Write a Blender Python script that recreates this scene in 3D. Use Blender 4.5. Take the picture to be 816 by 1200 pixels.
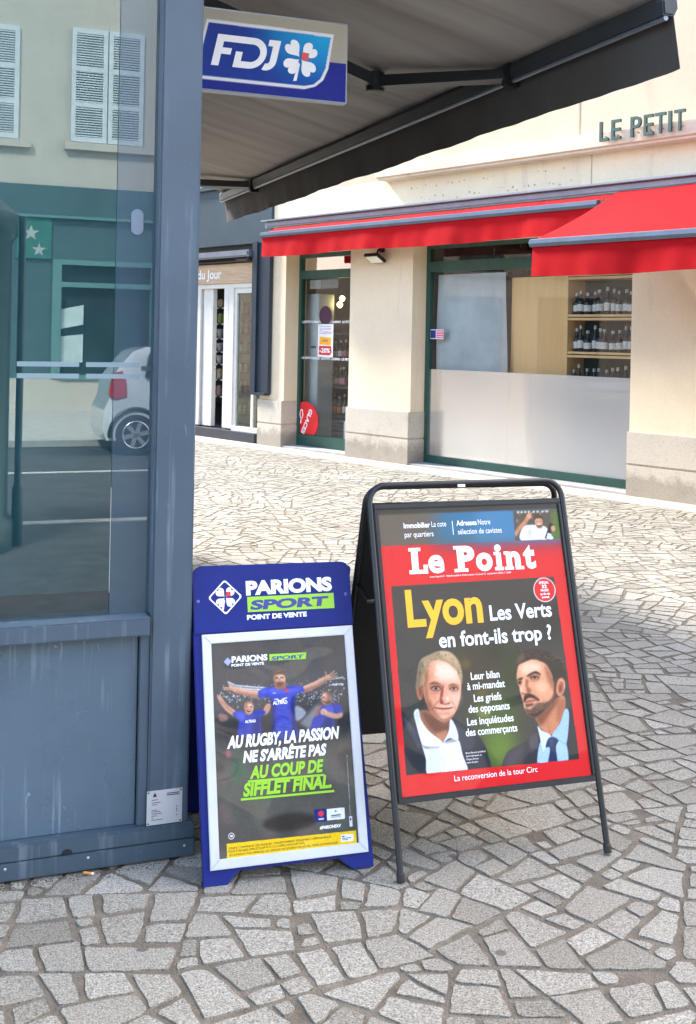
import bpy, bmesh, math, random
import numpy as np
from mathutils import Vector, Matrix

random.seed(7)
rng = np.random.default_rng(7)
for o in list(bpy.data.objects):
    bpy.data.objects.remove(o)
S = bpy.context.scene
COL = S.collection

# ------------------------------------------------------------------ camera, world, sun, exposure
EYE = 1.55
cam = bpy.data.objects.new('camera', bpy.data.cameras.new('camera'))
COL.objects.link(cam)
cam.data.lens = 40.2
cam.data.sensor_width = 36.0
cam.data.sensor_fit = 'AUTO'
cam.data.shift_y = (398 - 600) / 1200.0
cam.data.clip_start = 0.05
cam.data.clip_end = 2000
cam.matrix_world = Matrix.Translation((0, 0, EYE)) @ Matrix.Rotation(-0.02, 4, 'Y') @ Matrix.Rotation(math.pi / 2, 4, 'X')
S.camera = cam

SUN_EL = math.radians(46)
SUN_H = Vector((-0.85, 0.53, 0)).normalized()
wd = bpy.data.worlds.new('World')
S.world = wd
wd.use_nodes = True
nt = wd.node_tree
sky = nt.nodes.new('ShaderNodeTexSky')
sky.sky_type = 'NISHITA'
sky.sun_disc = False
sky.sun_elevation = SUN_EL
sky.sun_rotation = math.atan2(-SUN_H.x, SUN_H.y)
sky.air_density = 1.0
sky.dust_density = 3.0
sky.ozone_density = 0.6
bg = nt.nodes['Background']
bg.inputs['Strength'].default_value = 0.15
nt.links.new(sky.outputs[0], bg.inputs['Color'])
sun = bpy.data.objects.new('sun', bpy.data.lights.new('sun', 'SUN'))
COL.objects.link(sun)
sun.data.energy = 1.75
sun.data.angle = math.radians(10)
sun.data.color = (1.0, 0.955, 0.89)
sd = SUN_H * math.cos(SUN_EL) + Vector((0, 0, math.sin(SUN_EL)))
sun.rotation_euler = sd.to_track_quat('Z', 'Y').to_euler()
S.view_settings.view_transform = 'Standard'
S.view_settings.look = 'None'
S.view_settings.gamma = 1.0
S.view_settings.use_curve_mapping = False
S.view_settings.exposure = 2.70


# ------------------------------------------------------------------ helpers
class Fr:
    """a local frame: origin, u, v, w axes (metres * unit)"""
    def __init__(s, o, ex, ey, ez, unit=1.0, k=0.0):
        s.o, s.ex, s.ey, s.ez = Vector(o), Vector(ex), Vector(ey), Vector(ez)
        s.unit, s.k = unit, k
    def pt(s, u, v, w=0.0):
        return s.o + (s.ex * u + s.ey * v + s.ez * w) * s.unit


WORLD = Fr((0, 0, 0), (1, 0, 0), (0, 1, 0), (0, 0, 1))
fa = math.radians(-49.2)
FAC = Fr((-0.014, 15.155, 0), (math.cos(fa), math.sin(fa), 0), (0, 0, 1), (math.sin(fa), -math.cos(fa), 0))
ka = math.radians(21.0)
KIO = Fr((-0.443, 3.413, 0), (math.cos(ka), math.sin(ka), 0), (0, 0, 1), (math.sin(ka), -math.cos(ka), 0))


def board_frame(A, B, lean, k):
    A, B = Vector(A), Vector(B)
    e = (B - A).normalized()
    back = Vector((-e.y, e.x, 0))
    up = Vector((0, 0, math.cos(lean))) + back * math.sin(lean)
    # in-plane tilt (uneven paving)
    e2 = (e + up * k).normalized()
    up2 = (up - e * k).normalized()
    return Fr(A, e2, up2, e.cross(up), 0.001, k)


LEAN = math.radians(17)
MAG = board_frame((0.182, 3.273, 0), (0.822, 3.475, 0), LEAN, 0.0093)
BET = board_frame((-0.377, 3.214, 0), (0.111, 3.354, 0), LEAN, 0.012)


def root_of(o):
    while o.parent:
        o = o.parent
    return o


def tag(o, label=None, cat=None, group=None, kind=None):
    if label: o['label'] = label
    if cat: o['category'] = cat
    if group: o['group'] = group
    if kind: o['kind'] = kind
    return o


def thing(name, loc, label, cat, group=None):
    o = bpy.data.objects.new(name, None)
    o.empty_display_size = 0.1
    COL.objects.link(o)
    o.location = loc
    return tag(o, label, cat, group)


class MB:
    def __init__(s, F=WORLD):
        s.F, s.bm, s.cols = F, bmesh.new(), None
    def _add(s, pts, faces):
        vs = [s.bm.verts.new(p) for p in pts]
        out = []
        for f in faces:
            try: out.append(s.bm.faces.new([vs[i] for i in f]))
            except ValueError: pass
        return vs, out
    def box(s, u0, u1, v0, v1, w0, w1, bev=0.0, segs=2):
        P = s.F.pt
        pts = [P(u, v, w) for w in (w0, w1) for v in (v0, v1) for u in (u0, u1)]
        vs, fs = s._add(pts, [(0, 2, 3, 1), (4, 5, 7, 6), (0, 1, 5, 4), (2, 6, 7, 3), (0, 4, 6, 2), (1, 3, 7, 5)])
        if bev:
            ed = list({e for f in fs for e in f.edges})
            bmesh.ops.bevel(s.bm, geom=ed, offset=bev * s.F.unit, segments=segs, affect='EDGES', clamp_overlap=True)
        return s
    def prism(s, poly, w0, w1, bev=0.0):
        n = len(poly)
        pts = [s.F.pt(u, v, w0) for u, v in poly] + [s.F.pt(u, v, w1) for u, v in poly]
        fcs = [tuple(range(n))[::-1], tuple(range(n, 2 * n))] + [(i, (i + 1) % n, n + (i + 1) % n, n + i) for i in range(n)]
        vs, fs = s._add(pts, fcs)
        if bev:
            ed = list({e for f in fs[:2] for e in f.edges})
            bmesh.ops.bevel(s.bm, geom=ed, offset=bev * s.F.unit, segments=2, affect='EDGES', clamp_overlap=True)
        return s
    def pane(s, u0, u1, v0, v1, w):
        return s.flat([(u0, v0), (u1, v0), (u1, v1), (u0, v1)], w)
    def flat(s, poly, w):
        s._add([s.F.pt(u, v, w) for u, v in poly], [tuple(range(len(poly)))])
        return s
    def tube(s, pts, r, n=12, closed=False, sq=False):
        """pts in frame coords, r in frame units"""
        P = [s.F.pt(*p) for p in pts]
        r = r * s.F.unit
        rings = []
        m = len(P)
        up0 = None
        for i in range(m):
            a = P[i - 1] if (i > 0 or closed) else P[i]
            b = P[(i + 1) % m] if (i < m - 1 or closed) else P[i]
            t = (b - a).normalized()
            if up0 is None:
                up0 = t.orthogonal().normalized() if abs(t.z) > 0.9 else t.cross(Vector((0, 0, 1))).normalized()
            x = (up0 - t * up0.dot(t)).normalized()
            up0 = x
            y = t.cross(x)
            # mitre scale
            sc = 1.0
            if 0 < i < m - 1 or closed:
                d1, d2 = (P[i] - a).normalized(), (b - P[i]).normalized()
                sc = 1.0 / max(0.5, math.cos(d1.angle(d2, 0) / 2))
            ring = []
            for j in range(n):
                an = 2 * math.pi * j / n + (math.pi / n if sq else 0)
                ring.append(s.bm.verts.new(P[i] + (x * math.cos(an) + y * math.sin(an)) * r * (1.0 if sc < 1.01 else (1 + (sc - 1) * 0.6))))
            rings.append(ring)
        rng_ = range(m if closed else m - 1)
        for i in rng_:
            A, B = rings[i], rings[(i + 1) % m]
            for j in range(n):
                s.bm.faces.new((A[j], A[(j + 1) % n], B[(j + 1) % n], B[j]))
        if not closed:
            s.bm.faces.new(rings[0][::-1]); s.bm.faces.new(rings[-1])
        return s
    def lathe(s, c, prof, n=16, axis='v'):
        """prof: list (radius, height along axis) about frame point c"""
        rings = []
        for r, h in prof:
            ring = []
            for j in range(n):
                a = 2 * math.pi * j / n
                ca, sa = r * math.cos(a), r * math.sin(a)
                if axis == 'v': q = (c[0] + ca, c[1] + h, c[2] + sa)
                elif axis == 'w': q = (c[0] + ca, c[1] + sa, c[2] + h)
                else: q = (c[0] + h, c[1] + ca, c[2] + sa)
                ring.append(s.bm.verts.new(s.F.pt(*q)))
            rings.append(ring)
        for A, B in zip(rings[:-1], rings[1:]):
            for j in range(n):
                s.bm.faces.new((A[j], A[(j + 1) % n], B[(j + 1) % n], B[j]))
        s.bm.faces.new(rings[0][::-1]); s.bm.faces.new(rings[-1])
        return s
    def grid(s, fn, nu, nv, thick=0.0):
        """fn(a,b) a,b in 0..1 -> frame coords"""
        V = [[s.bm.verts.new(s.F.pt(*fn(i / nu, j / nv))) for i in range(nu + 1)] for j in range(nv + 1)]
        fs = []
        for j in range(nv):
            for i in range(nu):
                fs.append(s.bm.faces.new((V[j][i], V[j][i + 1], V[j + 1][i + 1], V[j + 1][i])))
        if thick:
            bmesh.ops.recalc_face_normals(s.bm, faces=fs)
            bmesh.ops.solidify(s.bm, geom=fs, thickness=thick)
        return s
    def build(s, name, mat, parent=None, smooth=False, recalc=True):
        if recalc: bmesh.ops.recalc_face_normals(s.bm, faces=s.bm.faces)
        if parent is not None:
            loc = root_of(parent).location
            if loc.length: bmesh.ops.translate(s.bm, verts=s.bm.verts, vec=-loc)
        me = bpy.data.meshes.new(name)
        s.bm.to_mesh(me); s.bm.free()
        if mat: me.materials.append(mat)
        if smooth:
            for p in me.polygons: p.use_smooth = True
            try: me.set_sharp_from_angle(angle=math.radians(40))
            except Exception: pass
        o = bpy.data.objects.new(name, me)
        COL.objects.link(o)
        if parent is not None: o.parent = parent
        return o


# ------------------------------------------------------------------ materials
def srgb(r, g=None, b=None):
    if g is None: r, g, b = r
    f = lambda c: (c / 255 / 12.92) if c / 255 <= 0.04045 else ((c / 255 + 0.055) / 1.055) ** 2.4
    return (f(r), f(g), f(b))


def newmat(name):
    m = bpy.data.materials.new(name); m.use_nodes = True
    return m, m.node_tree, m.node_tree.nodes['Principled BSDF']


def ramp(nt, fac, stops):
    r = nt.nodes.new('ShaderNodeValToRGB')
    els = r.color_ramp.elements
    while len(els) < len(stops): els.new(0.5)
    for e, (p, c) in zip(els, stops):
        e.position = p; e.color = (*c, 1) if len(c) == 3 else c
    nt.links.new(fac, r.inputs[0])
    return r.outputs[0]


def noise(nt, scale, detail=4, rough=0.55, vec=None, stretch=None, dist=0.0):
    n = nt.nodes.new('ShaderNodeTexNoise')
    n.inputs['Scale'].default_value = scale
    n.inputs['Detail'].default_value = detail
    n.inputs['Roughness'].default_value = rough
    n.inputs['Distortion'].default_value = dist
    tc = nt.nodes.new('ShaderNodeTexCoord')
    v = tc.outputs['Object']
    if stretch:
        mp = nt.nodes.new('ShaderNodeMapping')
        mp.inputs['Scale'].default_value = stretch
        if len(stretch) == 3: nt.links.new(v, mp.inputs[0])
        v = mp.outputs[0]
    nt.links.new(v, n.inputs['Vector'])
    return n.outputs['Fac']


def mixc(nt, fac, a, b, mode='MIX'):
    m = nt.nodes.new('ShaderNodeMix'); m.data_type = 'RGBA'; m.blend_type = mode
    if isinstance(fac, float): m.inputs[0].default_value = fac
    else: nt.links.new(fac, m.inputs[0])
    for i, x in ((6, a), (7, b)):
        if isinstance(x, (tuple, list)): m.inputs[i].default_value = (*x[:3], 1)
        else: nt.links.new(x, m.inputs[i])
    return m.outputs[2]


def bump(nt, b, h, strength=0.3, dist=0.01):
    n = nt.nodes.new('ShaderNodeBump')
    n.inputs['Strength'].default_value = strength
    n.inputs['Distance'].default_value = dist
    nt.links.new(h, n.inputs['Height'])
    nt.links.new(n.outputs[0], b.inputs['Normal'])


def M(name, col, rough=0.5, metal=0.0, var=0.12, vs=4.0, bmp=0.0, bs=60.0, bd=0.004, coat=0.0, spec=0.5, stretch=None, rvar=0.0):
    m, nt, b = newmat(name)
    b.inputs['Roughness'].default_value = rough
    b.inputs['Metallic'].default_value = metal
    b.inputs['Coat Weight'].default_value = coat
    b.inputs['Coat Roughness'].default_value = 0.05
    b.inputs['Specular IOR Level'].default_value = spec
    n = noise(nt, vs, 5, 0.6, stretch=stretch)
    lo = tuple(c * (1 - var) for c in col); hi = tuple(min(1, c * (1 + var)) for c in col)
    nt.links.new(ramp(nt, n, [(0.3, lo), (0.7, hi)]), b.inputs['Base Color'])
    if rvar:
        rr = ramp(nt, noise(nt, vs * 3, 4), [(0.3, (rough - rvar,) * 3), (0.7, (rough + rvar,) * 3)])
        nt.links.new(rr, b.inputs['Roughness'])
    if bmp: bump(nt, b, noise(nt, bs, 4), bmp, bd)
    return m


def stucco(name, col, stain=(0.45, 0.40, 0.32), amt=0.35, vertical=True):
    m, nt, b = newmat(name)
    b.inputs['Roughness'].default_value = 0.9
    base = ramp(nt, noise(nt, 1.3, 6, 0.6), [(0.25, tuple(c * 0.9 for c in col)), (0.75, tuple(min(1, c * 1.06) for c in col))])
    st = noise(nt, 2.2, 6, 0.65, stretch=(1.5, 1.5, 0.25) if vertical else (1, 1, 1))
    sm = ramp(nt, st, [(0.55, (0, 0, 0)), (0.78, (amt,) * 3)])
    c = mixc(nt, sm, base, stain)
    fine = ramp(nt, noise(nt, 45, 3), [(0.3, (0.93,) * 3), (0.7, (1, 1, 1))])
    nt.links.new(mixc(nt, 1.0, c, fine, 'MULTIPLY'), b.inputs['Base Color'])
    bump(nt, b, noise(nt, 120, 5, 0.7), 0.35, 0.006)
    return m


def paint(name, col, rough=0.38, drip=0.25, dripcol=(0.32, 0.37, 0.42)):
    """painted sheet metal with scuffs and dried drips"""
    m, nt, b = newmat(name)
    base = ramp(nt, noise(nt, 2.5, 5, 0.6), [(0.3, tuple(c * 0.88 for c in col)), (0.7, tuple(c * 1.1 for c in col))])
    d = noise(nt, 38, 4, 0.6, stretch=(1, 1, 0.035))
    d2 = noise(nt, 3.0, 3, 0.5)
    dm = nt.nodes.new('ShaderNodeMath'); dm.operation = 'MULTIPLY'
    nt.links.new(ramp(nt, d, [(0.55, (0, 0, 0)), (0.68, (1, 1, 1))]), dm.inputs[0])
    nt.links.new(ramp(nt, d2, [(0.40, (0, 0, 0)), (0.60, (drip,) * 3)]), dm.inputs[1])
    sc = noise(nt, 60, 2, 0.5, stretch=(1.0, 1.0, 0.25), dist=1.5)
    sm = ramp(nt, sc, [(0.72, (0, 0, 0)), (0.78, (drip * 0.8,) * 3)])
    c = mixc(nt, dm.outputs[0], base, dripcol)
    c = mixc(nt, sm, c, dripcol)
    nt.links.new(c, b.inputs['Base Color'])
    rr = ramp(nt, noise(nt, 6, 4), [(0.3, (rough - 0.08,) * 3), (0.7, (rough + 0.12,) * 3)])
    nt.links.new(rr, b.inputs['Roughness'])
    bump(nt, b, noise(nt, 5, 2), 0.06, 0.01)
    return m


def wood(name, c1, c2, stretch=(2, 2, 40), rough=0.5):
    m, nt, b = newmat(name)
    n = noise(nt, 1.0, 6, 0.6, stretch=stretch, dist=0.8)
    nt.links.new(ramp(nt, n, [(0.3, c1), (0.7, c2)]), b.inputs['Base Color'])
    b.inputs['Roughness'].default_value = rough
    return m


def glass(name, tint=(1, 1, 1), refl=0.12, rough=0.0, gcol=(1, 1, 1), body=None, bodyfac=0.0):
    """thin pane: transparent + mirror reflection (+ optional frosted/diffuse body)"""
    m = bpy.data.materials.new(name); m.use_nodes = True
    nt = m.node_tree
    for n in list(nt.nodes):
        if n.type == 'BSDF_PRINCIPLED': nt.nodes.remove(n)
    out = nt.nodes['Material Output']
    tr = nt.nodes.new('ShaderNodeBsdfTransparent'); tr.inputs[0].default_value = (*tint, 1)
    gl = nt.nodes.new('ShaderNodeBsdfGlossy'); gl.inputs['Roughness'].default_value = rough; gl.inputs['Color'].default_value = (*gcol, 1)
    lw = nt.nodes.new('ShaderNodeLayerWeight'); lw.inputs[0].default_value = 0.35
    mr = nt.nodes.new('ShaderNodeMapRange')
    mr.inputs['To Min'].default_value = refl; mr.inputs['To Max'].default_value = min(1, refl + 0.75)
    nt.links.new(lw.outputs['Fresnel'], mr.inputs[0])
    mr.clamp = True
    src = tr.outputs[0]
    if body:
        df = nt.nodes.new('ShaderNodeBsdfDiffuse'); df.inputs[0].default_value = (*body, 1)
        mx0 = nt.nodes.new('ShaderNodeMixShader'); mx0.inputs[0].default_value = bodyfac
        nt.links.new(tr.outputs[0], mx0.inputs[1]); nt.links.new(df.outputs[0], mx0.inputs[2])
        src = mx0.outputs[0]
    mx = nt.nodes.new('ShaderNodeMixShader')
    nt.links.new(mr.outputs[0], mx.inputs[0]); nt.links.new(src, mx.inputs[1]); nt.links.new(gl.outputs[0], mx.inputs[2])
    nt.links.new(mx.outputs[0], out.inputs[0])
    return m


def emit(name, col, st):
    m, nt, b = newmat(name)
    b.inputs['Emission Color'].default_value = (*col, 1)
    b.inputs['Emission Strength'].default_value = st
    n = noise(nt, 20)
    nt.links.new(ramp(nt, n, [(0.3, tuple(c * .8 for c in col)), (0.7, col)]), b.inputs['Base Color'])
    return m


def ink(name, rgb, rough=0.35, coat=0.6):
    return M(name, srgb(rgb), rough, 0, 0.03, 8, coat=coat)


def printed(name, rough=0.3, coat=0.75, wav=0.32, spec=0.12):
    """printed picture held in a vertex colour layer, under a clear wavy cover sheet"""
    m, nt, b = newmat(name)
    a = nt.nodes.new('ShaderNodeAttribute'); a.attribute_name = 'print'
    g = ramp(nt, noise(nt, 400, 2), [(0.3, (0.93,) * 3), (0.7, (1, 1, 1))])
    nt.links.new(mixc(nt, 1.0, a.outputs['Color'], g, 'MULTIPLY'), b.inputs['Base Color'])
    b.inputs['Roughness'].default_value = rough
    b.inputs['Coat Weight'].default_value = coat
    b.inputs['Specular IOR Level'].default_value = spec
    b.inputs['Coat Roughness'].default_value = 0.04
    n = nt.nodes.new('ShaderNodeBump')
    n.inputs['Strength'].default_value = wav
    n.inputs['Distance'].default_value = 0.05
    nt.links.new(noise(nt, 3.2, 1, 0.4, dist=0.8), n.inputs['Height'])
    nt.links.new(n.outputs[0], b.inputs['Coat Normal'])
    return m


INK_WHITE = ink('white_print', (245, 245, 245))
INK_YELLOW = ink('yellow_print', (246, 172, 0))
INK_GREEN = ink('lime_print', (142, 200, 28))
INK_NAVY = ink('navy_print', (20, 40, 130))
INK_RED = ink('red_print', (205, 22, 32))
INK_BLACK = ink('black_print', (20, 20, 22))
INK_GREY = ink('grey_print', (120, 120, 125))


# ------------------------------------------------------------------ text and printed pictures
_glyph = {}


def glyphs(s, bold):
    key = (s, bold)
    if key in _glyph: return _glyph[key]
    cu = bpy.data.curves.new('t', 'FONT')
    cu.body = s; cu.offset = bold; cu.resolution_u = 4
    o = bpy.data.objects.new('t', cu); COL.objects.link(o)
    bpy.context.view_layer.update()
    dg = bpy.context.evaluated_depsgraph_get()
    me = bpy.data.meshes.new_from_object(o.evaluated_get(dg))
    v = np.zeros(len(me.vertices) * 3); me.vertices.foreach_get('co', v)
    v = v.reshape(-1, 3)[:, :2]
    f = [tuple(p.vertices) for p in me.polygons]
    bpy.data.objects.remove(o); bpy.data.meshes.remove(me)
    _glyph[key] = (v, f)
    return v, f


CAP = {}


def text(F, s, x0, x1, base, cap, w, name, mat, parent, bold=0.0, shear=0.0, rot=0.0, mb=None, tilt=True):
    if bold not in CAP: CAP[bold] = glyphs('H', bold)[0][:, 1].max()
    v, f = glyphs(s, bold)
    v = v.copy()
    v[:, 1] += (bold if bold > 0 else 0)
    sy = cap / (CAP[bold] + max(bold, 0))
    v[:, 0] = (v[:, 0] - v[:, 0].min())
    v[:, 0] *= (x1 - x0) / v[:, 0].max()
    v[:, 1] *= sy
    v[:, 0] += v[:, 1] * shear
    if rot:
        c, sn = math.cos(rot), math.sin(rot)
        v = np.stack([v[:, 0] * c - v[:, 1] * sn, v[:, 0] * sn + v[:, 1] * c], 1)
    k = F.k if tilt else 0
    ax, ay = x0 + k * base, base - k * (x0 + x1) / 2
    own = mb is None
    mb = mb or MB(F)
    mb._add([F.pt(ax + p[0], ay + p[1], w) for p in v], f)
    if own: return mb.build(name, mat, parent, recalc=False)


class Cv:
    """small painter: soft filled shapes on a fine grid in frame coordinates"""
    def __init__(s, x0, y0, x1, y1, res, col, k=0.0):
        s.nx, s.ny = int(round((x1 - x0) / res)) + 1, int(round((y1 - y0) / res)) + 1
        s.x0, s.y0, s.x1, s.y1, s.k = x0, y0, x1, y1, k
        s.xs, s.ys = np.linspace(x0, x1, s.nx), np.linspace(y0, y1, s.ny)
        s.res = res
        s.a = np.zeros((s.ny, s.nx, 3)); s.a[:] = np.array(col) / 255.0
        s.clip = None
    def poly(s, pts, col, blur=0.0, a=1.0, smooth=False, raw=False):
        p = np.array(pts, float)
        if not raw:
            p = np.stack([p[:, 0] + s.k * p[:, 1], p[:, 1] - s.k * p[:, 0]], 1)
        if smooth:
            n = len(p); q = []
            for i in range(n):
                p0, p1, p2, p3 = p[i - 1], p[i], p[(i + 1) % n], p[(i + 2) % n]
                for t in np.linspace(0, 1, 6, endpoint=False):
                    q.append(0.5 * (2 * p1 + (p2 - p0) * t + (2 * p0 - 5 * p1 + 4 * p2 - p3) * t * t + (3 * p1 - p0 - 3 * p2 + p3) * t ** 3))
            p = np.array(q)
        pad = 3 * blur + 2 * s.res
        i0, i1 = np.searchsorted(s.xs, [p[:, 0].min() - pad, p[:, 0].max() + pad])
        j0, j1 = np.searchsorted(s.ys, [p[:, 1].min() - pad, p[:, 1].max() + pad])
        if i1 <= i0 or j1 <= j0: return s
        acc = np.zeros((j1 - j0, i1 - i0))
        for ox, oy in ((-.25, -.25), (.25, -.25), (-.25, .25), (.25, .25)):
            X, Y = np.meshgrid(s.xs[i0:i1] + ox * s.res, s.ys[j0:j1] + oy * s.res)
            ins = np.zeros(X.shape, bool)
            n = len(p)
            for i in range(n):
                xa, ya = p[i]; xb, yb = p[(i + 1) % n]
                if ya == yb: continue
                c = ((ya > Y) != (yb > Y)) & (X < (xb - xa) * (Y - ya) / (yb - ya) + xa)
                ins ^= c
            acc += ins / 4.0
        if blur > 0:
            sg = blur / s.res
            R = int(3 * sg) + 1
            ker = np.exp(-0.5 * (np.arange(-R, R + 1) / sg) ** 2); ker /= ker.sum()
            acc = np.pad(acc, R, mode='edge')
            acc = np.apply_along_axis(lambda m: np.convolve(m, ker, 'valid'), 0, acc)
            acc = np.apply_along_axis(lambda m: np.convolve(m, ker, 'valid'), 1, acc)
        m = (acc * a)[..., None]
        if s.clip is not None: m = m * s.clip[j0:j1, i0:i1, None]
        s.a[j0:j1, i0:i1] = s.a[j0:j1, i0:i1] * (1 - m) + m * np.array(col) / 255.0
        return s
    def ell(s, cx, cy, rx, ry, col, blur=0.0, a=1.0, rot=0.0):
        t = np.linspace(0, 2 * math.pi, 28, endpoint=False)
        x, y = rx * np.cos(t), ry * np.sin(t)
        c, sn = math.cos(rot), math.sin(rot)
        return s.poly(np.stack([cx + x * c - y * sn, cy + x * sn + y * c], 1), col, blur, a)
    def line(s, pts, wd, col, blur=0.0, a=1.0):
        p = np.array(pts, float)
        for q0, q1 in zip(p[:-1], p[1:]):
            d = (q1 - q0) / max(1e-6, np.linalg.norm(q1 - q0)); n = np.array([-d[1], d[0]]) * wd / 2
            s.poly([q0 + n, q1 + n, q1 - n, q0 - n], col, blur, a)
        return s
    def setclip(s, pts):
        if pts is None: s.clip = None; return
        b = s.a; s.a = np.zeros_like(b); s.clip = None
        s.poly(pts, (255, 255, 255)); s.clip = s.a[..., 0].copy(); s.a = b
    def grain(s, amt, seed=1):
        r = np.random.default_rng(seed)
        n = r.normal(0, 1, s.a.shape[:2]); n = (n + np.roll(n, 1, 0) + np.roll(n, 1, 1) + np.roll(n, (1, 1), (0, 1))) / 4
        m = amt * n * 2
        if s.clip is not None: m = m * s.clip
        s.a = np.clip(s.a * (1 + m[..., None]), 0, 1)
    def mesh(s, F, w, name, mat, parent):
        X, Y = np.meshgrid(s.xs, s.ys)
        e, u, z, o = (np.array(q) for q in (F.ex, F.ey, F.ez, F.o))
        co = o + (X[..., None] * e + Y[..., None] * u + w * z) * F.unit
        co = co.reshape(-1, 3) - np.array(root_of(parent).location)
        I = np.arange(s.nx * s.ny).reshape(s.ny, s.nx)
        q = np.stack([I[:-1, :-1], I[:-1, 1:], I[1:, 1:], I[1:, :-1]], -1).reshape(-1)
        nf = len(q) // 4
        me = bpy.data.meshes.new(name)
        me.vertices.add(len(co)); me.vertices.foreach_set('co', co.ravel())
        me.loops.add(len(q)); me.loops.foreach_set('vertex_index', q)
        me.polygons.add(nf); me.polygons.foreach_set('loop_start', np.arange(0, 4 * nf, 4))
        me.update(calc_edges=True)
        at = me.color_attributes.new('print', 'FLOAT_COLOR', 'POINT')
        c = np.clip(s.a, 0, 1)
        lin = np.where(c <= 0.04045, c / 12.92, ((c + 0.055) / 1.055) ** 2.4) * 0.92
        at.data.foreach_set('color', np.concatenate([lin, np.ones((s.ny, s.nx, 1))], -1).ravel().astype(np.float32))
        me.materials.append(mat)
        ob = bpy.data.objects.new(name, me); COL.objects.link(ob); ob.parent = parent
        return ob


class Aff:
    """draws on the canvas through an affine map (sketch units to mm)"""
    def __init__(s, cv, ax, ay, u): s.cv, s.ax, s.ay, s.u = cv, ax, ay, u
    def m(s, pts): return [(s.ax[0] + s.ax[1] * x + s.ax[2] * y, s.ay[0] + s.ay[1] * x + s.ay[2] * y) for x, y in pts]
    def p(s, pts, col, blur=3, a=1.0, sm=True): s.cv.poly(s.m(pts), col, blur * s.u, a, sm)
    def e(s, x, y, rx, ry, col, blur=3, a=1.0, rot=0.0):
        t = np.linspace(0, 2 * math.pi, 24, endpoint=False); c, n = math.cos(rot), math.sin(rot)
        s.p([(x + rx * math.cos(q) * c - ry * math.sin(q) * n, y + rx * math.cos(q) * n + ry * math.sin(q) * c) for q in t], col, blur, a, False)
    def l(s, pts, w, col, blur=2, a=1.0): s.cv.line(s.m(pts), w * s.u, col, blur * s.u, a)


PRINT = printed('printed_poster')
PRINT_MATT = printed('printed_panel', 0.45, 0.0, 0.02, 0.15)


def clover(mb, cx, cy, r, w, red_mb=None, rot=0.0):
    """four heart petals round a centre"""
    for q in range(4):
        a0 = rot + math.pi / 4 + q * math.pi / 2
        pts = []
        for t in np.linspace(0, 2 * math.pi, 26, endpoint=False):
            # heart pointing to the origin along +x
            hx = 16 * math.sin(t) ** 3; hy = 13 * math.cos(t) - 4.3 * math.cos(2 * t) - 2 * math.cos(3 * t) - math.cos(4 * t)
            x, y = (hy + 17) / 30 * r * 0.93 + 0.05 * r, hx / 32 * r * 0.80
            pts.append((cx + x * math.cos(a0) - y * math.sin(a0), cy + x * math.sin(a0) + y * math.cos(a0)))
        mb.flat(pts, w + 0.0)
    mb.flat([(cx - .1 * r, cy - .2 * r), (cx - .02 * r, cy - .3 * r), (cx - .18 * r, cy - 1.12 * r), (cx - .36 * r, cy - 1.15 * r)], w)


# ------------------------------------------------------------------ ground
MORTAR = M('mortar', (0.185, 0.152, 0.110), 0.95, 0, 0.35, 9, 0.9, 140, 0.012)
ASPHALT = M('asphalt', (0.05, 0.052, 0.056), 0.85, 0, 0.35, 6, 0.6, 220, 0.006)


def stone_material():
    m, nt, b = newmat('granite_slab')
    at = nt.nodes.new('ShaderNodeAttribute'); at.attribute_name = 'shade'
    tint = ramp(nt, at.outputs['Fac'], [(0.0, (0.26, 0.237, 0.190)), (0.3, (0.335, 0.309, 0.254)), (0.7, (0.395, 0.368, 0.308)), (1.0, (0.46, 0.432, 0.368))])
    sp = ramp(nt, noise(nt, 210, 3, 0.8), [(0.34, (0.22, 0.21, 0.20)), (0.45, (0.72, 0.71, 0.69)), (0.53, (1.0, 1.0, 1.0)), (0.64, (1.42, 1.42, 1.42))])
    c = mixc(nt, 1.0, tint, sp, 'MULTIPLY')
    sp2 = ramp(nt, noise(nt, 75, 4, 0.7), [(0.33, (0.74, 0.72, 0.69)), (0.6, (1.04, 1.04, 1.04))])
    c = mixc(nt, 1.0, c, sp2, 'MULTIPLY')
    big = ramp(nt, noise(nt, 1.2, 5, 0.6), [(0.3, (0.84, 0.82, 0.79)), (0.7, (1.05, 1.05, 1.05))])
    c = mixc(nt, 1.0, c, big, 'MULTIPLY')
    # old chewing-gum spots
    vo = nt.nodes.new('ShaderNodeTexVoronoi'); vo.inputs['Scale'].default_value = 3.2
    tc = nt.nodes.new('ShaderNodeTexCoord'); nt.links.new(tc.outputs['Object'], vo.inputs['Vector'])
    gm = ramp(nt, vo.outputs['Distance'], [(0.040, (0.75,) * 3), (0.056, (0, 0, 0))])
    c = mixc(nt, gm, c, (0.07, 0.065, 0.06))
    nt.links.new(c, b.inputs['Base Color'])
    b.inputs['Roughness'].default_value = 0.78
    bump(nt, b, noise(nt, 160, 5, 0.75), 0.5, 0.006)
    return m


STONE = stone_material()


def clip_half(poly, n, d):
    """keep n.p <= d"""
    out = []
    for i in range(len(poly)):
        a, b = poly[i], poly[(i + 1) % len(poly)]
        da, db = a[0] * n[0] + a[1] * n[1] - d, b[0] * n[0] + b[1] * n[1] - d
        if da <= 0: out.append(a)
        if (da < 0 < db) or (db < 0 < da):
            t = da / (da - db)
            out.append((a[0] + (b[0] - a[0]) * t, a[1] + (b[1] - a[1]) * t))
    return out


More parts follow.
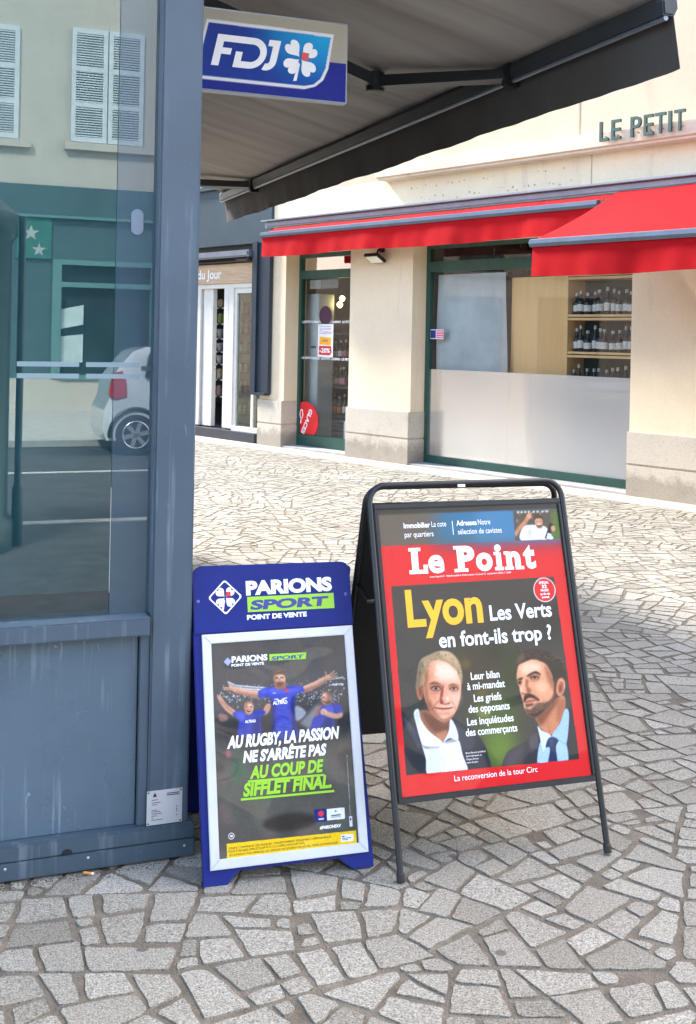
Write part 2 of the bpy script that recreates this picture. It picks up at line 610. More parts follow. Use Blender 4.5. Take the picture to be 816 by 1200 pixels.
def paving():
    s = 0.55
    X0, X1, Y0, Y1 = -5.6, 8.8, -3.2, 17.0
    nx, ny = int((X1 - X0) / s), int((Y1 - Y0) / s)
    R = random.Random(11)
    pts = {}
    for i in range(nx):
        for j in range(ny):
            pts[i, j] = (X0 + (i + 0.5 + R.uniform(-.48, .48)) * s + (0.25 * s if j % 2 else -0.25 * s), Y0 + (j + 0.5 + R.uniform(-.48, .48)) * s)
    fx, fz = FAC.ex, FAC.ez
    kx, kz = KIO.ex, KIO.ez
    bm = bmesh.new()
    lay = bm.faces.layers.float.new('shade')
    def parea(q): return 0.5 * abs(sum(q[a][0] * q[(a + 1) % len(q)][1] - q[(a + 1) % len(q)][0] * q[a][1] for a in range(len(q))))
    def split(q, out):
        # break a slab across its longer axis until it has the size of one stone
        ar = parea(q)
        A = np.array(q); c = A.mean(0)
        cov = np.cov((A - c).T) if len(A) > 2 else np.eye(2)
        ev, evec = np.linalg.eigh(cov)
        asp = math.sqrt(max(ev[1], 1e-9) / max(ev[0], 1e-9))
        tgt = 0.0170 * math.exp(R.gauss(0, .30))
        if ar < 1.35 * tgt and asp < 2.1:
            out.append(q); return
        d = evec[:, 1]
        best = None
        for _ in range(14):                      # keep the cut that gives the squarest pieces
            an = math.atan2(d[1], d[0]) + R.gauss(0, .30)
            n = (math.cos(an), math.sin(an))
            L = A @ np.array(n)
            off = float(c @ np.array(n)) + R.uniform(-.2, .2) * (L.max() - L.min())
            a_ = clip_half(q, n, off); b_ = clip_half(q, (-n[0], -n[1]), -off)
            sc = 0.0
            for h in (a_, b_):
                if len(h) < 3: sc -= 9; continue
                mn = 9
                for t in range(len(h)):
                    P, Q, W_ = h[t - 1], h[t], h[(t + 1) % len(h)]
                    v1 = (P[0] - Q[0], P[1] - Q[1]); v2 = (W_[0] - Q[0], W_[1] - Q[1])
                    l1, l2 = math.hypot(*v1), math.hypot(*v2)
                    if l1 < .02 or l2 < .02: sc -= .25; continue
                    mn = min(mn, math.acos(max(-1, min(1, (v1[0] * v2[0] + v1[1] * v2[1]) / l1 / l2))))
                sc += min(mn, 1.25) - (.35 if len(h) == 3 else 0)
            sc += R.uniform(0, .35)
            if best is None or sc > best[0]: best = (sc, a_, b_)
        for h in best[1:]:
            if len(h) >= 3 and parea(h) > 0.002: split(h, out)
    for (i, j), p in pts.items():
        if p[0] < -0.62 * max(p[1], 0) - 2.2 or p[0] > 0.5 * max(p[1], 0) + 3.2: continue
        cell = [(p[0] - s * 2, p[1] - s * 2), (p[0] + s * 2, p[1] - s * 2), (p[0] + s * 2, p[1] + s * 2), (p[0] - s * 2, p[1] + s * 2)]
        for di in (-2, -1, 0, 1, 2):
            for dj in (-2, -1, 0, 1, 2):
                q = pts.get((i + di, j + dj))
                if q is None or (di == 0 and dj == 0): continue
                n = (q[0] - p[0], q[1] - p[1])
                cell = clip_half(cell, n, (q[0] ** 2 + q[1] ** 2 - p[0] ** 2 - p[1] ** 2) / 2)
                if not cell: break
        if len(cell) < 3: continue
        # cut off what lies beyond the facade edge and the kerb
        cell = clip_half(cell, (-fz.x, -fz.y), -(0.425 + FAC.o.x * fz.x + FAC.o.y * fz.y))
        if len(cell) >= 3: cell = clip_half(cell, (kz.x, kz.y), 2.6 + KIO.o.x * kz.x + KIO.o.y * kz.y)
        if len(cell) < 3: continue
        v = Vector((p[0], p[1], 0))
        if (v - KIO.o).dot(kz) < -0.5 and (v - KIO.o).dot(kx) < -0.6: continue
        pieces = []
        split(cell, pieces)
        for pc in pieces:
            if len(pc) < 3: continue
            poly = list(pc)
            m = len(pc)
            cxm = sum(q[0] for q in pc) / m; cym = sum(q[1] for q in pc) / m
            for a in range(m):                         # inset every edge by its own joint width
                A, B = pc[a], pc[(a + 1) % m]
                L = math.dist(A, B)
                if L < 1e-5: continue
                n = ((B[1] - A[1]) / L, -(B[0] - A[0]) / L)
                if n[0] * (cxm - A[0]) + n[1] * (cym - A[1]) > 0: n = (-n[0], -n[1])
                g = R.choice((0.004, 0.005, 0.006, 0.008, 0.010, 0.013))
                rr = R.uniform(-.07, .07)              # slightly skewed joint
                n2 = (n[0] - n[1] * rr, n[1] + n[0] * rr)
                mx, my = (A[0] + B[0]) / 2, (A[1] + B[1]) / 2
                poly = clip_half(poly, n2, n2[0] * mx + n2[1] * my - g)
                if len(poly) < 3: break
            if len(poly) < 3: continue
            area = 0.5 * abs(sum(poly[q][0] * poly[(q + 1) % len(poly)][1] - poly[(q + 1) % len(poly)][0] * poly[q][1] for q in range(len(poly))))
            if area < 0.0012: continue
            # chipped outline
            near = math.hypot(p[0], p[1]) < 8
            out = []
            for a in range(len(poly)):
                A, B = poly[a], poly[(a + 1) % len(poly)]
                L = math.dist(A, B)
                c = min(0.3 * L, R.uniform(0.002, 0.011))
                segs = max(1, int(L / 0.03)) if near else 1
                ts = [c / L + (1 - 2 * c / L) * q / segs for q in range(segs + 1)] if L > 0.012 else [0.5]
                for t in ts:
                    j_ = 0.0034 if near else 0.0
                    out.append((A[0] + (B[0] - A[0]) * t + R.uniform(-j_, j_), A[1] + (B[1] - A[1]) * t + R.uniform(-j_, j_)))
            zt = R.uniform(-0.0022, 0.0)
            sh = min(1, max(0, R.gauss(0.55, 0.22)))
            cx_ = sum(q[0] for q in out) / len(out); cy_ = sum(q[1] for q in out) / len(out)
            top = [bm.verts.new((cx_ + (x - cx_) * 0.985, cy_ + (y - cy_) * 0.985, zt)) for x, y in out]
            bot = [bm.verts.new((x, y, -0.012)) for x, y in out]
            f = bm.faces.new(top); f[lay] = sh
            for a in range(len(out)):
                f = bm.faces.new((top[a], bot[a], bot[(a + 1) % len(out)], top[(a + 1) % len(out)])); f[lay] = sh * 0.5
    bm.normal_update()
    me = bpy.data.meshes.new('paving'); 
    bm.to_mesh(me); bm.free()
    me.materials.append(STONE)
    o = bpy.data.objects.new('paving', me); COL.objects.link(o)
    tag(o, kind='structure')


g = MB(); g.flat([(-300, -300), (300, -300), (300, 300), (-300, 300)], -0.105); tag(g.build('ground', ASPHALT), kind='structure')
g = MB(KIO)
g.prism([(-40, -0.104), (40, -0.104), (40, -0.0055), (-40, -0.0055)], -40, 2.62); tag(g.build('mortar_bed', MORTAR), kind='structure')
paving()
CONC = stucco('concrete', (0.50, 0.44, 0.36), (0.25, 0.21, 0.17), 0.5, False)
KERB = M('kerb_stone', (0.36, 0.35, 0.33), 0.85, 0, 0.2, 5, 0.4, 90)
g = MB(FAC); g.box(-14, 14, -0.1, 0.002, -0.6, 0.42, 0.004); tag(g.build('pavement_edge', CONC), kind='structure')
g = MB(KIO); g.box(-40, 40, -0.1, 0.0, 2.62, 6.1); tag(g.build('asphalt_pavement', ASPHALT), kind='structure')
g = MB(KIO); g.box(-40, 40, -0.1, 0.004, 6.1, 6.28, 0.015); tag(g.build('kerb', KERB), kind='structure')
LINE = M('road_paint', (0.42, 0.42, 0.41), 0.7, 0, 0.15, 20)
g = MB(KIO); g.box(-30, 30, -0.103, -0.100, 10.45, 10.60); tag(g.build('road_marking', LINE), kind='structure')
g = MB(KIO); g.box(-30, 30, -0.104, 0.0, 13.6, 20.2, 0.01); tag(g.build('far_pavement', KERB), kind='structure')

# ------------------------------------------------------------------ facade materials
CREAM = stucco('cream_render', (0.83, 0.675, 0.475), (0.50, 0.40, 0.28), 0.6)
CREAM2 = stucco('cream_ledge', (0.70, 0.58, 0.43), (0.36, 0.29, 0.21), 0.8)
PLINTH = stucco('plinth_stone', (0.58, 0.51, 0.41), (0.26, 0.21, 0.15), 0.6, False)
_nt = PLINTH.node_tree; _b = _nt.nodes['Principled BSDF']
_src = _b.inputs['Base Color'].links[0].from_socket
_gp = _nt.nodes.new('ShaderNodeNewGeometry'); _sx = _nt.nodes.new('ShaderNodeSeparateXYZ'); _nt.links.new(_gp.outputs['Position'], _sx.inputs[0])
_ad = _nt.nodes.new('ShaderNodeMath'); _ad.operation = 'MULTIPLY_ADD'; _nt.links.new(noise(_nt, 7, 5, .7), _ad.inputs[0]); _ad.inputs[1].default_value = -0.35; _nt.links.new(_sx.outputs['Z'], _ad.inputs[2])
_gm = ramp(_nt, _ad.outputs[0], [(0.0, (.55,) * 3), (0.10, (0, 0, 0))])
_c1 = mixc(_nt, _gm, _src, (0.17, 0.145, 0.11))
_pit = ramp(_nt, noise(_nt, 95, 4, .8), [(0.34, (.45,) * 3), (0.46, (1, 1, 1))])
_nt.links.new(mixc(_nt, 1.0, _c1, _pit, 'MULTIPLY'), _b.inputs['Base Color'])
GREEN_FR = M('green_frame', (0.022, 0.075, 0.058), 0.4, 0, 0.15, 6)
NAVY_FR = M('navy_metal', (0.020, 0.032, 0.048), 0.4, 0, 0.12, 4)
SLATE = M('slate_fascia', (0.033, 0.055, 0.068), 0.5, 0, 0.12, 3)
WHITE_FR = M('white_frame', (0.66, 0.64, 0.58), 0.45, 0, 0.08, 6)
DARK = M('dark_interior', (0.02, 0.019, 0.018), 0.8, 0, 0.3, 3)
BLACK_MET = M('black_metal', (0.014, 0.014, 0.016), 0.45, 0, 0.2, 8)
GREY_MET = M('grey_aluminium', (0.23, 0.26, 0.31), 0.35, 0.6, 0.1, 5)
BLUEGREY_MET = M('bluegrey_bar', (0.10, 0.13, 0.175), 0.35, 0.3, 0.12, 5)
SHOPGLASS = glass('shop_glass', (0.95, 0.97, 0.96), 0.02)

# ------------------------------------------------------------------ cream shop building
bld = thing('shop_building', FAC.pt(3, 0, -0.3), 'cream rendered shop building with stone plinths, green framed door and wide shop window', 'building')
w = MB(FAC)
w.box(-1.97, -1.40, 0.66, 2.76, -0.42, -0.04)
w.box(0.0, 1.19, 0.66, 2.76, -0.42, -0.04)
w.box(4.45, 14.0, 0.66, 2.76, -0.42, -0.04)
w.box(-1.70, 14.0, 2.76, 3.60, -0.42, -0.04)
w.build('wall', CREAM, bld)
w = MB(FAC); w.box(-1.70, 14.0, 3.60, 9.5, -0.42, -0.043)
w.build('upper_wall', stucco('dimmed_cream_render', (0.60, 0.475, 0.335), (0.42, 0.33, 0.23), 0.5), bld)  # cream render coloured darker to offset the stronger light above the ledge
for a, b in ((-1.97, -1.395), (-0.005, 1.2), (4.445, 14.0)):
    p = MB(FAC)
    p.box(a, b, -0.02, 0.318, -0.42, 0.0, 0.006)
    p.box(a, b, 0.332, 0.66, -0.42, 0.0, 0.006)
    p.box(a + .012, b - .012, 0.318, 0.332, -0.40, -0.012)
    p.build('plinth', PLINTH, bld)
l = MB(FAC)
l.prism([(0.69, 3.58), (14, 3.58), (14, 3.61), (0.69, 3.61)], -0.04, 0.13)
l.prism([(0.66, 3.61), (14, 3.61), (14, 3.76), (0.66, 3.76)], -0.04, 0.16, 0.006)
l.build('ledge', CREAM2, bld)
# control joint in the render and the row of filled screw holes under the ledge
j = MB(FAC); j.box(3.72, 3.735, 3.76, 9.4, -0.045, -0.037); j.box(3.9, 3.912, 2.9, 3.58, -0.045, -0.037)
j.build('joint', M('joint', (0.42, 0.35, 0.27), 0.9, 0, 0.2), bld)
HOLE = M('old_holes', (0.38, 0.30, 0.20), 0.9, 0, 0.3)
hr = random.Random(3)
for i in range(34):
    u = 1.15 + i * 0.075 + hr.uniform(-.03, .03); h = hr.choice((3.30, 3.33, 3.47)) + hr.uniform(-.015, .015)
    r_ = hr.uniform(0.006, 0.013)
    hs = MB(FAC); hs.lathe((u, h, -0.040), [(r_, 0), (r_, 0.002)], 8, 'w'); hs.build('filled_hole', HOLE, bld)
# the awning housing along the facade is part of the front
h = MB(FAC)
h.prism([(-1.66, 3.115), (14, 3.115), (14, 3.205), (-1.66, 3.205)], -0.03, 0.17, 0.02)
h.box(-1.68, 14, 3.200, 3.222, -0.03, 0.22, 0.004)
h.build('awning_housing', M('housing_grey', (0.26, 0.29, 0.33), .4, .2, .1, 5), bld)
# door
d = MB(FAC)
d.box(-1.40, -1.35, 0.02, 2.76, -0.36, -0.28); d.box(-0.05, -0.005, 0.02, 2.76, -0.36, -0.28)
d.box(-1.35, -0.05, 0.02, 0.19, -0.36, -0.28); d.box(-1.35, -0.05, 2.40, 2.52, -0.36, -0.28); d.box(-1.35, -0.05, 2.70, 2.76, -0.36, -0.28)
door = d.build('door', GREEN_FR, bld)
g = MB(FAC); g.pane(-1.35, -0.05, 0.19, 2.40, -0.315); g.pane(-1.35, -0.05, 2.52, 2.70, -0.315)
g.build('door_glass', SHOPGLASS, door)
for hh in (1.775, 1.262):
    t = MB(FAC)
    text(FAC, 'LE PETIT CASINO  LE PETIT CASINO  LE PETIT CASINO', -1.34, -0.06, hh, 0.033, -0.311, '', None, None, 0.02, mb=t)
    t.build('door_lettering', INK_WHITE, door, recalc=False)
stp = MB(FAC); stp.box(-1.40, -0.0, 0.0, 0.03, -0.4, -0.02, 0.004); stp.box(1.2, 4.44, 0.0, 0.025, -0.4, -0.02, 0.004)
stp.build('threshold', KERB, bld)
# shop window
f = MB(FAC)
f.box(1.19, 1.25, 0.02, 2.76, -0.36, -0.28); f.box(4.39, 4.45, 0.02, 2.76, -0.36, -0.28)
f.box(1.25, 4.39, 0.02, 0.12, -0.36, -0.28); f.box(1.25, 4.39, 2.42, 2.55, -0.36, -0.28); f.box(1.25, 4.39, 2.71, 2.76, -0.36, -0.28)
win = f.build('shop_window', GREEN_FR, bld)
g = MB(FAC); g.pane(1.25, 4.39, 0.12, 2.42, -0.315); g.pane(1.25, 4.39, 2.55, 2.71, -0.315); g.build('window_glass', SHOPGLASS, win)
FROST = glass('frosted_film', (0.9, 0.9, 0.88), 0.03, 0.2, body=(0.60, 0.60, 0.585), bodyfac=0.62)
g = MB(FAC); g.pane(1.25, 4.39, 0.12, 1.20, -0.309); g.build('frosted_film', FROST, win)
# room behind
r = MB(FAC)
r.box(-2.0, 8, 0.0, 0.02, -4, -0.42); r.box(-2.0, 8, 2.9, 2.95, -4, -0.43); r.box(-2.0, 8, 0.0, 2.9, -4.1, -4)
r.box(-2.04, -2.0, 0.0, 2.9, -4, -0.43); r.box(0.55, 0.6, 0.02, 2.9, -4, -0.43)
r.build('shop_room', M('shop_room_paint', (0.10, 0.085, 0.07), 0.8, 0, 0.4, 2), bld)
# loose leaf shapes stand in for foliage mirrored in the glass above the transom
LEAFY = M('reflected_leaves', (0.20, 0.20, 0.14), 0.7, 0, 0.5, 20)
g = MB(FAC)
gr = random.Random(5)
for i in range(150):
    u = gr.choice((gr.uniform(2.0, 3.5), gr.uniform(2.7, 3.4))); hh = gr.uniform(2.36, 2.70); ww = gr.uniform(-0.75, -0.5); a = gr.uniform(0, 3.1); q = gr.uniform(.03, .07)
    g._add([FAC.pt(u, hh, ww), FAC.pt(u + q * math.cos(a), hh + q * math.sin(a) * .6, ww + .02), FAC.pt(u + q * 1.4 * math.cos(a + .5), hh + q * 1.4 * math.sin(a + .5) * .6, ww), FAC.pt(u + q * math.cos(a + 1), hh + q * math.sin(a + 1) * .6, ww - .02)], [(0, 1, 2, 3)])
tag(g.build('foliage_reflection', LEAFY), 'loose leaf shapes behind the glass above the green transom, added as its foliage reflection', 'reflection')

# things behind the shop window
CURT = M('sheet_plastic', (0.56, 0.58, 0.585), 0.6, 0, 0.12, 3, 0.4, 6, 0.03)
g = MB(FAC)
g.grid(lambda a, b: (1.26 + a * 1.15 + 0.03 * math.sin(5 * b) * a, 0.10 + b * 2.29 , -0.42 - 0.02 * math.sin(a * 26) * a ** 3 - 0.01 * math.sin(7 * b + 3 * a)), 40, 24)
tag(g.build('window_curtain', CURT, None, True), 'pale blue grey sheet hung inside the left half of the shop window', 'curtain')
PLY = wood('plywood', (0.88, 0.54, 0.22), (0.95, 0.63, 0.30), (9, 9, 0.9))
g = MB(FAC); g.box(2.40, 3.22, 0.1, 2.33, -0.55, -0.52, 0.003)
tag(g.build('plywood_panel', PLY), 'tall light wood panel standing between the grey sheet and the bottle shelves', 'panel')
shelf = thing('bottle_shelf', FAC.pt(3.7, 0.02, -0.7), 'light wood shelf unit holding three rows of dark bottles behind the window', 'shelf')
SHW = wood('shelf_wood', (0.88, 0.56, 0.25), (0.95, 0.65, 0.33), (9, 9, 30))
g = MB(FAC); g.box(3.23, 3.275, 0.03, 2.36, -0.80, -0.48, 0.003); g.box(4.32, 4.365, 0.03, 2.36, -0.80, -0.48, 0.003); g.build('upright', SHW, shelf)
for hh in (0.95, 1.40, 1.82, 2.28):
    g = MB(FAC); g.box(3.275, 4.32, hh, hh + .028, -0.80, -0.485, 0.002); g.box(3.275, 4.32, hh + .04, hh + .066, -0.80, -0.488, 0.002)
    g.build('board', SHW, shelf)
g = MB(FAC); g.box(3.275, 4.32, 0.03, 2.35, -0.83, -0.80); g.build('back_panel', M('shelf_back', (0.03, 0.035, 0.035), .7), shelf)
BOT = {c: M(c + '_bottle_glass', v, 0.12, 0, 0.1, 9) for c, v in dict(dark=(0.008, 0.012, 0.010), amber=(0.05, 0.018, 0.006), clear=(0.25, 0.28, 0.27)).items()}
LABEL_W = M('bottle_label', (0.80, 0.79, 0.75), 0.6, 0, 0.3, 60)
LABEL_P = M('pink_label', (0.55, 0.2, 0.3), 0.6, 0, 0.3, 60)
CAPM = M('bottle_cap', (0.55, 0.55, 0.52), 0.4, 0, 0.2, 30)


def make_bottle(kind, H=0.30, R_=0.038, lab=LABEL_W):
    L = Fr((0, 0, 0), (1, 0, 0), (0, 0, 1), (0, -1, 0))
    o = MB(L).lathe((0, 0, 0), [(R_ * .9, 0), (R_, .01), (R_, H * .52), (R_ * .8, H * .6), (R_ * .42, H * .7), (R_ * .36, H * .93)], 14).build('bottle', BOT[kind], None, True)
    l_ = MB(L).lathe((0, 0, 0), [(R_ * 1.01, H * .14), (R_ * 1.03, H * .15), (R_ * 1.03, H * .42), (R_ * 1.01, H * .43)], 14).build('label', lab, o, True)
    c_ = MB(L).lathe((0, 0, 0), [(R_ * .42, H * .86), (R_ * .44, H * .88), (R_ * .42, H)], 12).build('cap', CAPM, o, True)
    return o


PROTO = [make_bottle('dark'), make_bottle('dark', 0.27, 0.042), make_bottle('amber', 0.29, .036), make_bottle('dark', .3, .038, LABEL_P), make_bottle('clear', .29, .04)]
_used = set()


def copy_tree(o, parent=None):
    c = o.copy(); COL.objects.link(c)
    if parent: c.parent = parent
    for ch in o.children: copy_tree(ch, c)
    return c


def put_bottle(i, pos, label, group):
    if i not in _used: o = PROTO[i]; _used.add(i)
    else: o = copy_tree(PROTO[i])
    o.location = pos
    zs = br.uniform(.88, 1.06); o.scale = (br.uniform(.92, 1.06),) * 2 + (zs,)
    tag(o, label, 'bottle', group)


br = random.Random(9)
for row, hh, name in ((0, 1.886, 'top'), (1, 1.466, 'middle'), (2, 1.016, 'bottom')):
    for i in range(12):
        k = br.choice((0, 0, 0, 1, 1, 2)) if row != 1 else (3 if i == 10 else br.choice((0, 1, 1, 0)))
        u = 3.33 + i * 0.085 + br.uniform(-.008, .008)
        if k == 3:
            put_bottle(k, FAC.pt(u, hh, -0.56), 'dark bottle with a pink label at the right end of the middle shelf', None)
        else:
            put_bottle(k, FAC.pt(u, hh, -0.56 + br.uniform(-.03, .03)), 'dark bottle with pale label on the %s shelf of the window display' % name, 'bottles on the %s window shelf' % name)

# things seen through the door
FRIDGE = M('white_fridge', (0.60, 0.66, 0.66), 0.4, 0, 0.1, 2)
fr_ = thing('white_cabinet', FAC.pt(-1.42, 0.02, -0.65), 'tall white cabinet standing inside the shop behind the glass door', 'cabinet')
g = MB(FAC); g.box(-1.62, -1.22, 0.02, 2.20, -0.80, -0.50, 0.01); g.build('body', FRIDGE, fr_)
g = MB(FAC); g.box(-1.36, -1.26, 1.42, 1.45, -0.5, -0.475, 0.005); g.build('handle', GREY_MET, fr_)
dsp = thing('drinks_shelf', FAC.pt(-1.3, 0.02, -1.0), 'dark metal drinks shelf with orange topped bottles inside the door', 'shelf')
g = MB(FAC); g.box(-1.62, -1.59, 0.02, 1.9, -1.25, -0.82); g.box(-0.55, -0.52, 0.02, 1.9, -1.25, -0.82); g.box(-1.59, -0.55, 0.02, 1.9, -1.28, -1.25); g.build('frame', M('grey_shelf', (0.10, 0.105, 0.11), .5), dsp)
for hh in (0.42, 0.84, 1.24, 1.62):
    g = MB(FAC); g.box(-1.59, -0.55, hh, hh + .025, -1.25, -0.84); g.build('board', M('grey_shelf_board', (0.12, 0.12, 0.12), .5) if hh < .5 else bpy.data.materials['grey_shelf_board'], dsp)
g = MB(FAC)
for q in range(6): g.box(-1.585, -0.555, 0.05 + q * .06, 0.09 + q * .06, -0.86, -0.83, 0.004)
g.build('louvre', M('louvre_grey', (0.16, 0.17, 0.18), .5), dsp)
ORANGE = M('orange_label', (0.85, 0.22, 0.02), .5)
PROTO.append(make_bottle('amber', .30, .036, ORANGE))
br = random.Random(4)
for hh in (0.445, 0.865, 1.265):
    for i in range(5):
        k = 5 if (hh < .5 and i in (2, 3)) else br.choice((0, 2, 3, 4))
        lab = {5: 'orange labelled bottle on the lowest shelf inside the door', 3: 'pink labelled dark bottle on the drinks shelf inside the door', 4: 'clear bottle on the drinks shelf inside the door', 2: 'amber bottle with pale label inside the door'}.get(k, 'dark bottle with pale label on the drinks shelf inside the door')
        put_bottle(k, FAC.pt(-1.52 + i * .105, hh, -0.92 + br.uniform(-.02, .02)), lab, 'bottles on the drinks shelf')
g = MB(FAC); g.box(-0.5, -0.28, 0.05, 0.42, -0.50, -0.40, 0.004)
tag(g.build('white_box', M('white_card', (0.75, 0.75, 0.73), .6)), 'white box on the floor inside the door beside the cream pillar', 'box')
LAMPY = emit('warm_lamp', (1.0, 0.72, 0.25), 3.0)
for hh, ww, uu, nm in ((2.14, -.9, -1.17, 'upper'), (2.05, -.85, -1.16, 'lower')):
    pl_ = thing('pendant_lamp', FAC.pt(uu, hh, ww), nm + ' small round yellow lamp glowing inside the shop door', 'lamp', 'lamps inside the shop')
    g = MB(FAC); g.lathe((uu, hh, ww), [(0.01, -.04), (.035, -.02), (.042, .01), (.03, .035), (.012, .045)], 12); g.build('globe', LAMPY, pl_, True)
    g = MB(FAC); g.tube([(uu, hh + .045, ww), (uu, 2.88, ww)], .004, 6); g.build('cord', BLACK_MET, pl_)
g = MB(FAC); g.lathe((-0.83, 1.88, -0.312), [(0.135, 0), (0.135, 0.003)], 28, 'w')
dd = g.build('round_sticker', M('purple_sticker', (0.05, 0.012, 0.04), .4)); tag(dd, 'dark purple round sticker on the door glass above the white strip', 'sticker')
# price poster on the door
pp = thing('price_poster', FAC.pt(-0.82, 1.3, -0.308), 'white price poster with yellow and red blocks taped on the glass door', 'poster')
WP = M('white_paper', (0.80, 0.79, 0.80), .6, 0, .04)
g = MB(FAC); g.box(-0.985, -0.65, 1.30, 1.76, -0.309, -0.307); g.build('sheet', WP, pp)
g = MB(FAC); g.prism([(-0.95, 1.475), (-0.70, 1.465), (-0.69, 1.57), (-0.94, 1.585)], -0.307, -0.306); g.build('yellow_block', INK_YELLOW, pp)
g = MB(FAC); g.prism([(-0.955, 1.33), (-0.71, 1.325), (-0.675, 1.37), (-0.69, 1.455), (-0.955, 1.455)], -0.307, -0.306); g.build('red_block', INK_RED, pp)
g = MB(FAC); text(FAC, '-20%', -0.94, -0.71, 1.36, 0.065, -0.3055, '', None, None, 0.03, mb=g); g.build('discount_lettering', INK_WHITE, pp, recalc=False)
PINKI = ink('pink_print', (190, 70, 130))
g = MB(FAC); text(FAC, 'Casino', -0.95, -0.69, 1.625, 0.05, -0.3065, '', None, None, 0.0, mb=g, shear=.2); g.build('name_lettering', PINKI, pp, recalc=False)
g = MB(FAC); text(FAC, 'Prix en baisse', -0.95, -0.69, 1.72, 0.02, -0.3065, '', None, None, 0.01, mb=g); text(FAC, 'sur les produits', -0.95, -0.69, 1.685, 0.02, -0.3065, '', None, None, 0.01, mb=g); text(FAC, '-20%', -0.9, -0.76, 1.515, 0.03, -0.3055, '', None, None, 0.01, mb=g)
g.build('small_lettering', INK_NAVY, pp, recalc=False)
# papers above
for a, b in ((-1.22, -0.98), (-0.97, -0.6)):
    g = MB(FAC); g.box(a, b, 2.26, 2.385, -0.34, -0.338)
    tag(g.build('paper_notice', M('dull_paper', (0.30, 0.31, 0.30) if a < -1 else (.2, .2, .19), .7)), 'pale paper notice at the top of the glass door, %s one' % ('brighter left' if a < -1 else 'dimmer right'), 'notice')
# round red ice-cream sign
gl_ = thing('ice_cream_sign', FAC.pt(-1.2, 0.19, -0.3), 'round red ice cream sign with white GLACES lettering low on the door', 'sign')
SRED = M('sign_red', (0.75, 0.02, 0.025), .4)
cx_, ch_, R_ = -1.24, 0.38, 0.275
g = MB(FAC)
arc = []
for i in range(40):
    a = 2 * math.pi * i / 40
    u, hh = cx_ + .30 * math.cos(a), ch_ + R_ * math.sin(a)
    arc.append((max(-1.345, u), max(0.195, hh)))
g.prism(arc, -0.311, -0.306); g.build('disc', SRED, gl_)
g = MB(FAC)
gv, gf = glyphs('GLACES', 0.035)
gv = gv.copy(); gv[:, 0] = (gv[:, 0] - gv[:, 0].min()) / np.ptp(gv[:, 0]) * 0.40; gv[:, 1] *= 0.075 / 0.75
ga = math.radians(-119)
g._add([FAC.pt(-1.125 + p[0] * math.cos(ga) - p[1] * math.sin(ga), .565 + p[0] * math.sin(ga) + p[1] * math.cos(ga), -0.3045) for p in gv], gf)
g.build('lettering', INK_WHITE, gl_, recalc=False)
g = MB(FAC); pts = [(-1.315 + .028 * math.cos(a) * (1.2 if math.sin(a) < 0 else 1), .49 + (.05 if math.sin(a) > 0 else .08) * math.sin(a), -0.303) for a in np.linspace(0, 2 * math.pi, 16)]
g.tube(pts[:-1], .006, 6, True); g.tube([(-1.32, .40, -.303), (-1.33, .34, -.303)], .009, 6); g.build('lolly_outline', INK_WHITE, gl_)
# pink and black sticker on the window
st = thing('window_sticker', FAC.pt(1.36, 1.58, -0.309), 'small pink and black rectangular sticker on the left edge of the shop window', 'sticker')
g = MB(FAC); g.box(1.25, 1.48, 1.58, 1.70, -0.3135, -0.311); g.build('backing', WP, st)
g = MB(FAC); g.box(1.255, 1.345, 1.59, 1.69, -0.311, -0.3095); g.build('dark_part', INK_NAVY, st)
g = MB(FAC); g.box(1.36, 1.475, 1.59, 1.69, -0.311, -0.3095); g.build('pink_part', ink('rose', (225, 90, 130)), st)
g = MB(FAC)
for q in range(3): g.box(1.37, 1.465, 1.605 + q * .03, 1.613 + q * .03, -0.3095, -0.309)
g.build('print_line', INK_WHITE, st)
# LED floodlight under the left awning
fl = thing('floodlight', FAC.pt(0.64, 2.6, -0.04), 'small black LED floodlight on the cream pillar under the red awning', 'lamp')
g = MB(FAC); g.tube([(0.62, 2.76, -.03), (0.62, 2.70, 0.04), (0.62, 2.60, 0.07)], .012, 8); g.box(.58, .66, 2.68, 2.74, -.04, -.02); g.build('bracket', BLACK_MET, fl)
FB = Fr(FAC.pt(0.62, 2.58, 0.1), FAC.ex, (FAC.ey * .5 - FAC.ez * -.86).normalized(), (FAC.ey * -.86 + FAC.ez * .5).normalized())
g = MB(FB); g.box(-.13, .13, -.09, .09, -.045, 0, .008); g.build('body', BLACK_MET, fl)
g = MB(FB); g.box(-.11, .11, -.07, .07, 0, .004); g.build('lens', M('lamp_glass', (0.75, 0.72, 0.62), .3), fl)
# LE PETIT letters
sg = thing('facade_lettering', FAC.pt(4.7, 3.63, 0.1), 'raised dark green LE PETIT letters standing on the cream ledge', 'sign')
LET = M('letter_green', (0.045, 0.09, 0.075), .5)
us = [(4.18, 4.28, 'L'), (4.315, 4.42, 'E'), (4.53, 4.645, 'P'), (4.675, 4.775, 'E'), (4.795, 4.905, 'T'), (4.935, 4.965, 'I'), (4.995, 5.105, 'T')]
us = [(4.19 + (a - 4.18) * 1.09, 4.19 + (b - 4.18) * 1.09, c) for a, b, c in us]
for a, b, ch in us:
    v, fcs = glyphs(ch, 0.008)
    v = v.copy(); v[:, 0] = a + (v[:, 0] - v[:, 0].min()) / (np.ptp(v[:, 0])) * (b - a); v[:, 1] = 3.65 + (v[:, 1] - v[:, 1].min()) / np.ptp(v[:, 1]) * .205
    g = MB(FAC)
    _, fs = g._add([FAC.pt(p[0], p[1], 0.19) for p in v], fcs)
    ex = bmesh.ops.extrude_face_region(g.bm, geom=fs)
    bmesh.ops.translate(g.bm, verts=[x for x in ex['geom'] if isinstance(x, bmesh.types.BMVert)], vec=FAC.ez * 0.03)
    g.build('letter', LET, sg)
g = MB(FAC)
